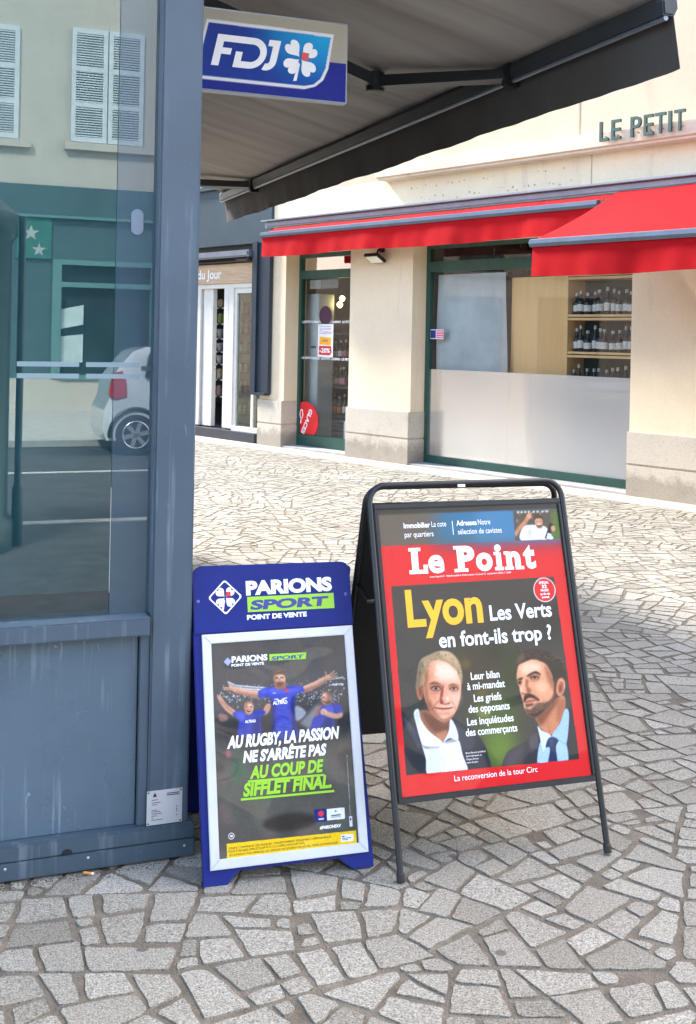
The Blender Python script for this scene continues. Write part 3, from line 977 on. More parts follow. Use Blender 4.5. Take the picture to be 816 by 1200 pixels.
for a, b, ch in us: g.tube([((a + b) / 2, 3.70, 0.155), ((a + b) / 2, 3.70, 0.19)], .006, 6)
g.build('fixing_pin', GREY_MET, sg)

# ------------------------------------------------------------------ red awnings
RED = M('red_canvas', (0.40, 0.0035, 0.007), 0.85, 0, 0.14, 1.8, 0.15, 500, 0.002, spec=0.15)


REDS = M('red_seam', (0.30, 0.003, 0.006), 0.85, 0, 0.1, 4, spec=0.15)


def red_awning(label, u0, u1, w0, h0, w1, h1, val, loc, arms=True):
    t = thing('red_awning', loc, label, 'awning')
    g = MB(FAC)
    g.grid(lambda a, b: (u0 + a * (u1 - u0), h0 + (h1 - h0) * b - 0.025 * math.sin(math.pi * b) * (w1 - w0) - .004 * math.sin(a * 23), w0 + (w1 - w0) * b), 60, 12, 0.002)
    cano = g.build('canopy', RED, t, True)
    for q in range(1, int((u1 - u0) / 1.2) + 1):
        uu = u0 + q * 1.2
        g = MB(FAC); g.grid(lambda a, b: (uu + a * .012, h0 + (h1 - h0) * b - 0.025 * math.sin(math.pi * b) * (w1 - w0) + .0045, w0 + (w1 - w0) * b + .001), 1, 12, 0.001); g.build('seam', REDS, cano, True)
    g = MB(FAC)
    def vf(a, b):
        wv = 0.020 * math.sin(a * (u1 - u0) * 4.1) + .012 * math.sin(a * (u1 - u0) * 9 + 1) + .006 * math.sin(a * (u1 - u0) * 21)
        return (u0 + 0.02 + a * (u1 - u0 - .04), h1 - .055 - b * (val + .01 * math.sin(a * (u1 - u0) * 2.3)), w1 + 0.012 + wv * b)
    g.grid(vf, 90, 6, 0.002); g.build('valance', RED, t, True)
    g = MB(FAC)
    pr = [(w1 - .02, h1 - .06), (w1 + .03, h1 - .06), (w1 + .05, h1 - .03), (w1 + .045, h1 + .005), (w1 + .01, h1 + .018), (w1 - .02, h1 + .01)]
    g2 = []
    for uu in (u0, u1): g2.append([g.bm.verts.new(FAC.pt(uu, y, x)) for x, y in pr])
    n = len(pr)
    for i in range(n): g.bm.faces.new((g2[0][i], g2[0][(i + 1) % n], g2[1][(i + 1) % n], g2[1][i]))
    g.bm.faces.new(g2[0]); g.bm.faces.new(g2[1][::-1])
    g.build('front_bar', BLUEGREY_MET, t)
    if arms:
        for uu in (u0 + .25, u1 - .25):
            g = MB(FAC); mid = (w0 + w1) / 2
            s_ = .35 if uu < (u0 + u1) / 2 else -.35
            g.tube([(uu, h0 - .12, w0), (uu + s_, (h0 + h1) / 2 - .1, mid), (uu, h1 - .03, w1 - .02)], .022, 8)
            g.build('arm', BLUEGREY_MET, t)
    return t


red_awning('nearly closed red awning with grey bar over the glass door and window, left of two', -1.36, 4.36, 0.17, 3.10, 0.42, 3.00, 0.27, FAC.pt(1.5, 3.0, 0.2), False)
red_awning('wide open red awning reaching out furthest over the right part of the shop', 4.40, 9.6, 0.17, 3.12, 1.5, 2.52, 0.28, FAC.pt(6.5, 3.0, 0.2))

# ------------------------------------------------------------------ neighbouring shop
nb = thing('neighbour_shop', FAC.pt(-5, 0, -0.4), 'slate blue shop front with wood sign band and white sliding doors beside the cream building', 'building')
WHITEWALL = stucco('white_render', (0.78, 0.76, 0.70))
g = MB(FAC); g.box(-14, -1.71, 3.86, 9.5, -0.5, -0.06); g.build('wall', WHITEWALL, nb)
g = MB(FAC); g.box(-14, -1.71, 2.95, 3.84, -0.5, 0.0, 0.004); g.box(-14, -1.69, 3.80, 3.86, -0.5, 0.05, 0.004); g.box(-14, -1.71, 2.93, 2.97, -.3, 0.03, .004); g.build('fascia', SLATE, nb)
g = MB(FAC)
g.box(-2.10, -1.98, 0.74, 2.95, -0.06, 0.05, 0.004); g.box(-1.80, -1.69, 0.74, 2.95, -0.03, 0.03, .004); g.box(-1.98, -1.80, 0.74, 2.95, -0.03, 0.015); g.box(-2.10, -1.72, 0.72, 0.76, -.03, .06, .004)
g.build('side_frame', NAVY_FR, nb)
WOODS = wood('sign_wood', (0.42, 0.28, 0.17), (0.62, 0.45, 0.30), (3, 3, 45))
g = MB(FAC); g.box(-9, -2.13, 2.37, 2.67, -0.2, -0.09, 0.003); bd = g.build('sign_board', WOODS, nb)
g = MB(FAC)
text(FAC, 'du Jour', -3.74, -3.08, 2.45, 0.14, -0.086, '', None, None, 0.015, mb=g); g.build('shop_lettering', INK_WHITE, bd, recalc=False)
g = MB(FAC); g.box(-9, -2.13, 2.665, 2.93, -0.2, -0.08); g.build('housing', BLACK_MET, nb)
aw = MB(FAC); aw.prism([(-9, 2.74), (-2.12, 2.74), (-2.12, 2.84), (-9, 2.84)], 0.0, 0.12, 0.02); aw.build('folded_awning_bar', GREY_MET, nb)
aw = MB(FAC); aw.tube([(-2.55, 2.72, 0.0), (-2.2, 2.70, 0.06), (-2.16, 2.75, .06)], .025, 8); aw.tube([(-9, 2.70, -.02), (-2.2, 2.70, -.02)], .02, 8); aw.build('awning_arm', BLACK_MET, nb)
for a, b in ((-3.79, -3.70), (-3.66, -3.40), (-3.06, -2.93), (-2.93, -2.80)):
    g = MB(FAC); g.box(a, b, 0.16, 2.36, -0.24, -0.13 if b != -3.40 else -.16, .006); g.build('door_post', WHITE_FR, nb)
for a in (-8.9, -7.6, -6.3, -5.0):
    g = MB(FAC); g.box(a, a + .09, .16, 2.30, -.24, -.13, .006); g.box(a + .09, a + 1.21, .16, .26, -.22, -.14); fw_ = g.build('window', WHITE_FR, nb)
    g = MB(FAC); g.pane(a + .09, a + 1.3 if a > -5.1 else a + 1.3, .26, 2.30, -.18); g.build('window_glass', SHOPGLASS, fw_)
g = MB(FAC); g.box(-9, -2.13, 2.30, 2.37, -0.24, -0.12, .004); g.build('door_rail', WHITE_FR, nb)
f = MB(FAC); f.box(-2.80, -2.74, 0.16, 2.30, -0.22, -0.15, .004); f.box(-2.36, -2.30, 0.16, 2.30, -0.22, -0.16, .004); f.box(-2.80, -2.13, 0.13, 0.21, -0.22, -0.12, .004); f.box(-2.74, -2.13, 2.22, 2.30, -.22, -.15)
sd_ = f.build('sliding_door', WHITE_FR, nb)
g = MB(FAC); g.pane(-2.74, -2.13, 0.21, 2.22, -0.18); g.build('door_glass', glass('fridge_glass', (0.72, 0.86, 0.80), 0.10), sd_)
g = MB(FAC)
text(FAC, 'PIZZERIA', -0.68, 0.60, 0, 0.12, 0, '', None, None, 0.01) if False else None
g.box(-2.30, -2.16, 1.05, 2.10, -0.176, -0.174)
g.build('door_poster', M('bluish_film', (0.30, 0.42, 0.50), .5, 0, .5, 30), sd_)
g = MB(FAC); g.box(-9, -2.06, -0.0, 0.14, -0.6, -0.02, .005); g.build('step', M('dark_step', (0.035, 0.035, 0.045), .6), nb)
g = MB(FAC)
g.box(-9, -2.1, 0.1, 0.14, -4, -0.62); g.box(-9, -2.1, 2.9, 2.95, -4, -0.55); g.box(-9, -2.05, .1, 2.9, -4.1, -4); g.box(-2.1, -2.05, .1, 2.9, -4, -.55); g.box(-9.05, -9, .1, 2.9, -4, -.55)
g.build('shop_room', DARK, nb)
# product shelves seen in the doorway and cabinet behind the glass
ps = thing('product_rack', FAC.pt(-3.9, 0.14, -0.75), 'black product rack with packaged goods in the open doorway of the slate shop', 'shelf')
g = MB(FAC); g.box(-4.7, -3.55, 0.5, 2.36, -1.02, -1.0); g.build('back', DARK, ps)
rows = [(2.06, .14), (1.80, .17), (1.56, .17), (1.35, .15), (1.15, .15), (0.90, .17), (0.63, .17)]
for hh, _ in rows:
    g = MB(FAC); g.box(-4.7, -3.55, hh - .05, hh - .035, -1.0, -0.62); g.build('board', BLACK_MET, ps)
PACKS = [M('pack_cream', (0.42, 0.33, 0.22), .5, 0, .4, 30), M('pack_green', (0.20, 0.26, 0.06), .5, 0, .4, 30), M('pack_silver', (0.36, 0.36, 0.36), .3, 0, .5, 40), M('pack_rose', (0.30, 0.18, 0.18), .5, 0, .4, 30)]
pr = random.Random(2)
pk_names = ['cream', 'green', 'silver', 'rose']
for ri, (hh, ht) in enumerate(rows):
    k = [0, 1, 2, 2, 2, 0, 3][ri]
    for i in range(4):
        u = -4.30 + i * .17
        L = Fr(FAC.pt(u, hh - .035, -0.70), FAC.ex, FAC.ey, FAC.ez)
        g = MB(L)
        if k == 2: g.lathe((0, 0, 0), [(.035, 0), (.045, .02), (.062, ht * .75), (.065, ht * .9), (.06, ht * .92)], 12)
        elif k == 0 and ri == 0: g.lathe((0, .075, 0), [(.07, -.02), (.075, 0), (.07, .02)], 16, 'w')
        else: g.box(-.06, .06, 0, ht, -.03, .03, .015)
        tag(g.build('food_pack', PACKS[k], None, True), '%s food pack on shelf %s of the black rack' % (pk_names[k], ['one from the top', 'two from the top', 'three from the top', 'four from the top', 'five from the top', 'six from the top', 'seven at the bottom'][ri]), 'pack', 'packs on the black rack row %d' % (ri + 1))
        g2_ = MB(L); g2_.box(-.025, .025, -.03, -.008, .035, .038)
    for i in range(4):
        g = MB(FAC); g.box(-4.33 + i * .17, -4.26 + i * .17, hh - .052, hh - .03, -0.618, -0.612); g.build('price_tag', WP, ps)
cab = thing('chilled_cabinet', FAC.pt(-2.9, 0.14, -0.6), 'greenish chilled cabinet with faint rows of goods behind the white sliding door', 'cabinet')
g = MB(FAC); g.box(-3.5, -2.2, 0.2, 2.3, -0.75, -0.73); g.build('back', M('cabinet_back', (0.10, 0.15, 0.13), .6, 0, .4, 6), cab)
for hh in (0.35, 0.7, 1.0, 1.3, 1.6, 1.9):
    g = MB(FAC); g.box(-3.5, -2.2, hh, hh + .015, -0.73, -0.45); g.build('board', BLACK_MET, cab)
    g = MB(FAC)
    for i in range(9): g.box(-3.45 + i * .14, -3.36 + i * .14, hh + .015, hh + .015 + pr.uniform(.12, .22), -0.68, -0.5, .01)
    o_ = g.build('stocked_goods', PACKS[1] if hh < .5 else M('muted_goods', (0.12, 0.16, 0.14), .5, 0, .6, 12) if hh == .7 else bpy.data.materials.get('muted_goods', PACKS[1]), cab); o_['kind'] = 'stuff'
g = MB(FAC); g.tube([(-2.55, 0.22, -.4), (-2.55, 2.2, -.4)], .008, 6); g.build('cabinet_rail', GREY_MET, cab)

# ------------------------------------------------------------------ newspaper kiosk
KPAINT = paint('kiosk_paint', (0.070, 0.101, 0.136), 0.36, 0.45)
KPAINT2 = paint('kiosk_panel_paint', (0.090, 0.135, 0.178), 0.30, 0.55, (0.42, 0.48, 0.52))
KDARK = paint('kiosk_plinth_paint', (0.055, 0.085, 0.112), 0.36, 0.25)
kio = thing('newspaper_kiosk', KIO.pt(-1.0, 0, -3), 'slate blue metal newspaper kiosk with tinted window and scuffed lower panel', 'kiosk')
g = MB(KIO); g.box(-3.0, -0.06, 0.0, 3.3, -6.1, -0.45); g.build('body', KPAINT, kio)
g = MB(KIO); g.box(-3.1, 0.05, 3.3, 3.5, -6.2, 0.12, .02); g.build('roof', KPAINT, kio)
g = MB(KIO); g.box(-0.128, -0.006, 0.10, 3.3, -0.16, 0.0, 0.006); g.build('corner_post', KPAINT, kio)
g = MB(KIO); g.box(-0.06, -0.035, 0.1, 3.3, -6.05, -0.16); 
for q in range(5): g.box(-0.06, -0.0, 0.1, 3.3, -1.3 - q * 1.19, -1.2 - q * 1.19, .004)
g.build('side_panel', KPAINT, kio)
g = MB(KIO); g.box(-3.0, -0.16, 0.105, 0.672, -0.10, -0.03, .002); g.build('lower_panel', KPAINT2, kio)
g = MB(KIO); g.box(-0.157, -0.1285, 0.105, 0.672, -0.10, -0.012, .002); g.build('post_flange', KPAINT, kio)
g = MB(KIO)
g.prism([(-3.0, 0.672), (-0.134, 0.672), (-0.134, 0.724), (-3.0, 0.724)], -0.08, 0.022, 0.005); g.build('window_sill', KPAINT, kio)
g = MB(KIO); g.box(-3.0, 0.012, 0.058, 0.100, -0.12, 0.008, .003)
g.prism([(-3.0, .100), (0.004, .100), (0.004, .1045), (-3, .1045)], -.1, .002)
pl = g.build('plinth', KDARK, kio)
g = MB(KIO); g.box(-3.0, 0.013, 0.006, 0.056, -0.12, 0.011, .003); g.build('plinth_skirt', KDARK, kio)
g = MB(KIO); g.box(-0.06, 0.011, 0.0, 0.056, -6.1, -.12); g.build('side_plinth', KDARK, kio)
g = MB(KIO); g.prism([(-.36 + .016 * math.cos(a), .0585 + .016 * math.sin(a)) for a in np.linspace(0, math.pi, 12)], .006, .0095); g.build('cable_hole', BLACK_MET, kio)
for uu, hh in ((-.30, .042), (-.53, .042), (-.018, .038)):
    g = MB(KIO); g.lathe((uu, hh, .011), [(.0045, 0), (.004, .002), (.002, .003)], 10, 'w'); g.build('screw', M('screw_steel', (.6, .62, .65), .3, .8) if 'screw_steel' not in bpy.data.materials else bpy.data.materials['screw_steel'], kio)
# window: tinted reflective pane, enamelled edge band, dark inside
PANE = glass('tinted_pane', (0.45, 0.60, 0.63), 0.17, 0.006, (0.86, 1.0, 0.98))
BAND = glass('edge_band', (0.5, 0.5, 0.5), 0.085, 0.0, (0.85, 0.95, 1.0), body=(0.048, 0.080, 0.103), bodyfac=1.0)
g = MB(KIO); g.pane(-3.0, -0.246, 0.724, 3.25, -0.05); g.build('window_pane', PANE, kio)
g = MB(KIO); g.pane(-0.244, -0.128, 0.724, 3.25, -0.05); g.build('window_band', BAND, kio)
g = MB(KIO); g.box(-3.0, -0.10, 0.72, 3.28, -0.45, -0.40); g.build('interior_lining', M('teal_interior', (0.11, 0.215, 0.235), .7, 0, .2, 2), kio)
STRIP = M('frosted_sticker', (0.22, 0.30, 0.33), .6, 0, .05)
for q, (a, b) in enumerate(((-.52, -.345), (-.325, -.17))):
    for hh in (1.462, 1.428):
        g = MB(KIO); g.box(a, b, hh - .007, hh + .007, -.05, -.0485, .0065 if False else 0); g.build('safety_strip', STRIP, kio)
g = MB(KIO); g.box(-.163, -.132, 1.445, 1.459, -.05, -.0485); g.build('dark_strip', KDARK, kio)
g = MB(KIO); a_ = []
for i in range(24):
    a = 2 * math.pi * i / 24; a_.append((-.184 + .0185 * math.cos(a), 1.886 + .0185 * math.sin(a) + (.02 if math.sin(a) > 0 else -.02)))
g.prism(a_, -.05, -.046, .001); g.build('oval_plate', M('oval_grey', (.17, .21, .27), .6), kio)
g = MB(KIO); g.box(-.2455, -.2445, 0.79, 1.1, -.05, -.049); g.build('band_edge', WHITE_FR, kio)
# nameplate
np_ = MB(KIO); np_.box(-.131, -.025, .107, .208, .0, .002, .0005); plate = np_.build('nameplate', M('plate_alu', (.62, .62, .66), .35, .3, .05), kio)
g = MB(KIO)
g.flat([(-.114, .190), (-.101, .190), (-.1075, .203)], .0025)
for q, (hh, b) in enumerate(((.180, -.098), (.172, -.09), (.166, -.1), (.150, -.1), (.145, -.09), (.139, -.085), (.133, -.1), (.127, -.11), (.121, -.083))):
    g.box(-.117, b, hh, hh + .0016, .002, .0025)
for q in range(2): g.box(-.072, -.034, .190 + q * .005, .1925 + q * .005, .002, .0025)
for hh in (.153, .146, .140, .128): g.box(-.043, -.04, hh, hh + .003, .002, .0025)
text(KIO, 'ACTIF', -.100, -.083, .190, .006, .0025, '', None, None, 0.0, mb=g) if False else None
g.build('printed_text', INK_BLACK, plate)
g = MB(KIO)
for uu in (-.126, -.030):
    for hh in (.112, .203): g.lathe((uu, hh, .002), [(.0028, 0), (.002, .0012)], 8, 'w')
g.build('plate_rivets', BLACK_MET, plate)

# ------------------------------------------------------------------ kiosk awning
FAB, _nt, _b = newmat('grey_canvas')
_b.inputs['Roughness'].default_value = 0.85; _b.inputs['Specular IOR Level'].default_value = 0.2
_mp = _nt.nodes.new('ShaderNodeMapping'); _mp.vector_type = 'TEXTURE'; _mp.inputs['Rotation'].default_value = (0, 0, ka); _mp.inputs['Scale'].default_value = (2.6, 0.16, 1)
_tc = _nt.nodes.new('ShaderNodeTexCoord'); _nt.links.new(_tc.outputs['Object'], _mp.inputs[0])
_nz = _nt.nodes.new('ShaderNodeTexNoise'); _nz.inputs['Scale'].default_value = 1.0; _nz.inputs['Detail'].default_value = 5; _nt.links.new(_mp.outputs[0], _nz.inputs['Vector'])
_nt.links.new(ramp(_nt, _nz.outputs['Fac'], [(0.25, (0.26, 0.236, 0.215)), (0.5, (0.36, 0.332, 0.308)), (0.75, (0.43, 0.40, 0.37))]), _b.inputs['Base Color'])
bump(_nt, _b, _nz.outputs['Fac'], 0.5, 0.03)
FABV = M('dark_valance', (0.075, 0.066, 0.060), 0.8, 0, 0.18, 3)
ABAR = M('anthracite_bar', (0.045, 0.050, 0.056), 0.4, 0.2, 0.1, 5)
kaw = thing('kiosk_awning', KIO.pt(0.5, 2.7, -3), 'large grey canvas awning with dark valance folding out from the kiosk side', 'awning')
UB, HB, W0, W1 = 1.635, 2.75, 0.03, -6.03
g = MB(KIO)
g.grid(lambda a, b: (0.03 + a * (UB - .022), 3.20 - (3.20 - HB - .019) * a - .02 * math.sin(math.pi * a) + (.007 * math.sin(b * 64 + 2.2 * a) + .006 * math.sin(b * 103 - 1.5 * a + 1) + .004 * math.sin(b * 171 + a) * b) * math.sin(math.pi * min(1, a + .12)) + .006 * math.sin(b * 21), W0 - .02 + (W1 + .02 - W0) * b), 24, 160, .002)
g.build('canopy', FAB, kaw, True)
g = MB(KIO)
def vf(a, b):
    wv = 0.006 * math.sin(a * 31) + .005 * math.sin(a * 67 + 1) + .003 * math.sin(a * 171)
    return (UB + .015 + wv * b + .03 * b, HB - .04 - b * (.192 + .003 * math.sin(a * 19) + .002 * math.sin(a * 47)), W0 - .0 + (W1 - W0) * a)
g.grid(vf, 150, 8, .002); g.build('valance', FABV, kaw, True)
g = MB(KIO)
g.prism([(UB - .03, HB - .055), (UB + .015, HB - .055), (UB + .03, HB - .025), (UB + .025, HB + .012), (UB - .02, HB + .018), (UB - .035, HB - .005)], W1, W0 + .01, .006)
fb = g.build('front_bar', ABAR, kaw)
g = MB(KIO); g.tube([(UB - .015, HB - .062, W0), (UB - .015, HB - .062, W1)], .010, 8); g.build('bar_seam', GREY_MET, fb)
g = MB(KIO); g.box(UB - .02, UB + .035, HB - .0, HB + .025, W0 - .22, W0 - .12, .003); g.build('maker_plate', GREY_MET, fb)
def arm(pts):
    g = MB(KIO); g.tube(pts, .034, 4, sq=True); a_ = g.build('arm', ABAR, kaw)
    g = MB(KIO); c = pts[1]; g.lathe((c[0], c[1], c[2]), [(.03, -.05), (.045, -.045), (.045, .045), (.03, .05)], 12); g.build('elbow', BLACK_MET, a_, True)
    c = pts[2]; g = MB(KIO); g.box(c[0] - .03, c[0] + .05, c[1] - .05, c[1] + .05, c[2] - .03, c[2] + .03, .008); g.build('joint', BLACK_MET, a_)
arm([(0.05, 3.0, -1.25), (1.26, 2.79, -1.75), (UB - .015, 2.715, -1.07)])
arm([(0.05, 3.0, -5.45), (1.15, 2.81, -5.92), (UB - .015, 2.71, -5.07)])

# ------------------------------------------------------------------ hanging FDJ sign
fs_ = thing('hanging_sign', KIO.pt(0.35, 2.43, -0.6), 'cream and blue FDJ sign with clover logo sticking out from the kiosk side', 'sign')
cv = Cv(0.01, 2.424, 0.675, 2.707, 0.0025, (176, 168, 152))
cv.poly([(-1, 2.4), (1, 2.4), (1, 2.565), (-1, 2.565)], (32, 42, 138))
par = lambda e: [(0.155 - e * .6, 2.658 + e), (0.613 + e, 2.656 + e), (0.594 + e, 2.54), (0.575 + e, 2.50 - e * .3), (0.55 + e * .6, 2.478 - e * .6), (0.515, 2.469 - e), (0.112 - e, 2.469 - e)]
cv.poly(par(.012), (236, 234, 236))
cv.poly(par(0.0), (30, 60, 150))
cv.setclip(par(0.0))
cv.ell(.56, 2.66, .20, .16, (20, 150, 215), .05, .95)
cv.ell(.60, 2.67, .10, .07, (40, 180, 235), .04, .8)
cv.setclip(None)
cv.mesh(KIO, -0.5985, 'face', PRINT_MATT, fs_)
g = MB(KIO); g.box(0.004, 0.681, 2.418, 2.713, -.64, -.600, .003); g.build('case', GREY_MET, fs_)
INKS = ink('sign_white', (238, 236, 238))
def dshape(mb, x0, x1, y0, y1, t, w, sh):
    pass
def shp(pts, sh=0.22, y0=2.509): return [(x + (y - y0) * sh, y) for x, y in pts]
W_ = -0.5965
g = MB(KIO)
# F (with the bar that runs on into the D)
g.flat(shp([(.165, 2.509), (.192, 2.509), (.192, 2.552), (.226, 2.552), (.226, 2.575), (.192, 2.575), (.192, 2.597), (.300, 2.597), (.300, 2.621), (.165, 2.621)]), W_); g.build('letter', INKS, fs_)
g = MB(KIO)
def arcpts(cx, cy, r, a0, a1, n=14): return [(cx + r * math.cos(math.radians(a0 + (a1 - a0) * i / n)), cy + r * math.sin(math.radians(a0 + (a1 - a0) * i / n))) for i in range(n + 1)]
outer = arcpts(.300, 2.565, .056, 90, -90); inner = arcpts(.300, 2.565, .032, -90, 90)
g.flat(shp([(.2995, 2.621)] + outer + [(.243, 2.509), (.243, 2.566), (.268, 2.566), (.268, 2.533)] + inner), W_ + .0004)
g.build('letter', INKS, fs_)
g = MB(KIO)
oj = arcpts(.362, 2.545, .036, -0, -110, 10); ij = arcpts(.362, 2.545, .011, -110, 0, 10)
g.flat(shp([(.355, 2.621), (.398, 2.621)] + oj + ij + [(.373, 2.598), (.355, 2.598)]), W_); g.build('letter', INKS, fs_)
g = MB(KIO); clover(g, .497, 2.567, .074, W_, rot=-.08); g.build('clover', INKS, fs_)
g = MB(KIO); g.flat([(.499, 2.562), (.526, 2.560), (.530, 2.588), (.503, 2.590)], W_ + .001); g.build('red_square', INK_RED, fs_)

# ------------------------------------------------------------------ blue betting board
BLUE = M('blue_plastic', (0.010, 0.020, 0.165), 0.42, 0, 0.08, 5, 0.05, 40, spec=0.22)
ALU = M('snap_frame_alu', (0.62, 0.64, 0.68), 0.32, 0.35, 0.06, 6)
bb = thing('betting_signboard', (-0.13, 3.5, 0), 'blue folding pavement board with aluminium framed rugby poster, left of the two', 'signboard')
def blue_panel(F, name, flip=False):
    g = MB(F)
    foot = [(2, 0), (70, 0), (106, 36), (400, 36), (440, 0), (505, 0), (492, 700), (-2, 700)]
    g.prism(foot, -22, -2, 2)
    return g.build(name, BLUE, bb)
blue_panel(BET, 'front_board')
g = MB(BET)
hp = [(0, 692), (493, 692)] + arcpts(465, 858, 28, 0, 90, 8) + arcpts(30, 862, 30, 90, 180, 8)
g.prism(hp, -24, 6, 2.5); hd = g.build('header_board', BLUE, bb)
# rear half, leaning the other way
A = Vector((-0.377, 3.214, 0)); e_ = (Vector((0.111, 3.354, 0)) - A).normalized(); bk = Vector((-e_.y, e_.x, 0))
sp = 2 * 0.885 * math.sin(LEAN)
BETR = Fr(A + bk * (sp + .012), e_, Vector((0, 0, math.cos(LEAN))) - bk * math.sin(LEAN), e_.cross(Vector((0, 0, math.cos(LEAN))) - bk * math.sin(LEAN)), 0.001)
g = MB(BETR); g.prism([(2, 0), (70, 0), (106, 36), (400, 36), (440, 0), (505, 0), (492, 870), (-2, 870)], -10, 10, 2); g.build('rear_board', BLUE, bb)
for x in (40, 450):
    g = MB(BET); g.box(x - 20, x + 20, 862, 886, -34, -22, 1); g.build('hinge', GREY_MET, bb)
# snap frame: four mitred bars
fx0, fx1, fy0, fy1, fw = 22, 489, 43, 690, 27
bars = [[(fx0, fy0), (fx1, fy0), (fx1 - fw, fy0 + fw), (fx0 + fw, fy0 + fw)], [(fx1, fy0 + .4), (fx1, fy1 - .4), (fx1 - fw, fy1 - fw - .4), (fx1 - fw, fy0 + fw + .4)], [(fx1, fy1), (fx0, fy1), (fx0 + fw, fy1 - fw), (fx1 - fw, fy1 - fw)], [(fx0, fy1 - .4), (fx0, fy0 + .4), (fx0 + fw, fy0 + fw + .4), (fx0 + fw, fy1 - fw - .4)]]
for b in bars:
    g = MB(BET); g.prism(b, -2, 9, 2.2); g.build('frame_bar', ALU, bb)
# poster print
cv = Cv(fx0 + fw - 4, fy0 + fw - 4, fx1 - fw + 4, fy1 - fw + 4, 1.4, (70, 67, 64), k=0.0)
cv.k = BET.k
pr = random.Random(21)
cv.poly([(30, 430), (480, 430), (480, 700), (30, 700)], (74, 71, 71), 30)
cv.poly([(90, 640), (300, 560), (440, 640), (400, 665), (120, 660)], (60, 56, 54), 14, .6, True)
cv.poly([(50, 320), (480, 320), (480, 450), (50, 450)], (30, 28, 34), 25, .8)
# stand lights and crowd
for i in range(150):
    x, y = pr.uniform(60, 450), pr.choice((pr.gauss(512, 8), pr.gauss(535, 4), pr.gauss(488, 12)))
    cv.ell(x, y, pr.uniform(.8, 2.6), pr.uniform(.8, 2.0), pr.choice(((235, 235, 240), (200, 205, 215), (150, 150, 165))), .6, pr.uniform(.5, .95))
cv.line([(88, 552), (110, 540), (180, 530), (205, 528)], 4, (225, 228, 235), 1.2, .85)
cv.line([(395, 540), (445, 543)], 4, (225, 228, 235), 1.0, .8)
cv.poly([(300, 420), (360, 470), (380, 440), (330, 400)], (190, 195, 205), 4, .5)
SK, SKD, BLU, BLD = (205, 150, 122), (150, 98, 78), (38, 58, 175), (24, 34, 110)
f = Aff(cv, (64.34, .5472, -.0252), (688.0, -.0336, -.5116), 0.53)
f.p([(500, 70), (600, 66), (648, 84), (610, 110), (520, 140), (490, 190), (400, 245), (300, 200), (230, 168), (330, 170), (430, 130)], (92, 86, 80), 4, .8)  # grey reflection on the poster cover, painted into the print
f.p([(150, 180), (220, 190), (280, 240), (290, 300), (262, 300), (230, 240)], (84, 80, 78), 4, .7)
f.p([(60, 268), (90, 288), (180, 298), (280, 306), (280, 314), (170, 310), (80, 298)], (210, 212, 222), 2, .8)
for i in range(70):
    f.e(pr.uniform(20, 300), 340 + pr.gauss(0, 14), pr.uniform(2, 5), pr.uniform(2, 4), (226, 228, 236), 1.5, pr.uniform(.4, .9)); f.e(pr.uniform(430, 700), 345 + pr.gauss(0, 16), pr.uniform(2, 5), pr.uniform(2, 4), (226, 228, 236), 1.5, pr.uniform(.4, .9))
for i in range(40): f.e(pr.uniform(625, 705), 280 - pr.uniform(-4, 8), 4, 3, (220, 222, 230), 1, .7)
f.p([(430, 400), (470, 410), (490, 440), (450, 480), (430, 470)], (190, 192, 204), 4, .7); f.p([(10, 440), (50, 445), (60, 470), (20, 480)], (180, 120, 110), 4, .7)
def skin(pts, lo=None):
    f.p(pts, SK, 2)
# right-hand player in profile, hands clasped
f.p([(540, 445), (565, 400), (590, 398), (586, 430), (556, 470)], SKD, 4)
f.p([(572, 410), (600, 392), (640, 384), (690, 396), (697, 440), (662, 452), (650, 480), (640, 560), (520, 560), (530, 470), (560, 450)], (46, 58, 158), 3)
f.p([(600, 400), (640, 392), (650, 430), (610, 440)], (72, 88, 196), 7, .8); f.p([(600, 470), (640, 460), (620, 560), (560, 560)], (24, 30, 92), 9, .8); f.l([(640, 384), (662, 450)], 5, (26, 32, 100), 3, .8)
f.p([(596, 446), (620, 430), (660, 442), (697, 436), (694, 462), (660, 470), (620, 462)], SK, 3); f.p([(572, 425), (590, 412), (612, 428), (604, 448), (578, 446)], (222, 168, 138), 3); f.l([(580, 424), (600, 440)], 3, SKD, 2, .9)
f.e(607, 356, 28, 38, SK, 3, 1, .1); f.p([(610, 322), (634, 340), (636, 380), (615, 392), (606, 350)], SKD, 7, .85); f.e(596, 338, 12, 12, (236, 190, 164), 6, .9)
f.p([(588, 372), (606, 390), (630, 382), (624, 366), (606, 374)], (84, 56, 46), 4, .9); f.l([(584, 352), (598, 350)], 5, (50, 30, 26), 2, .9); f.l([(582, 372), (596, 372)], 4, (110, 50, 46), 2, .9); f.p([(584, 318), (610, 314), (632, 330), (636, 350), (620, 332)], (92, 66, 54), 5, .8)
# left-hand player, both arms up
f.p([(2, 352), (20, 344), (52, 386), (104, 428), (92, 452), (40, 412)], SK, 3); f.l([(16, 362), (50, 400), (94, 440)], 7, SKD, 4, .8); f.l([(4, 350), (2, 332)], 6, SK, 2); f.l([(12, 348), (18, 330)], 6, SK, 2)
f.p([(250, 425), (268, 390), (288, 384), (294, 404), (274, 440), (252, 446)], SK, 3); f.l([(262, 430), (284, 398)], 6, SKD, 4, .7)
f.p([(90, 432), (128, 424), (160, 436), (202, 424), (250, 418), (266, 440), (240, 462), (236, 560), (120, 560), (120, 472), (92, 456)], (44, 58, 160), 3)
f.p([(100, 436), (140, 430), (160, 460), (130, 480)], (76, 92, 202), 7, .8); f.p([(200, 470), (234, 462), (232, 556), (196, 556)], (24, 32, 98), 9, .85); f.l([(160, 440), (150, 540)], 6, (28, 36, 108), 5, .7)
f.p([(156, 424), (192, 424), (186, 444), (162, 444)], SKD, 3)
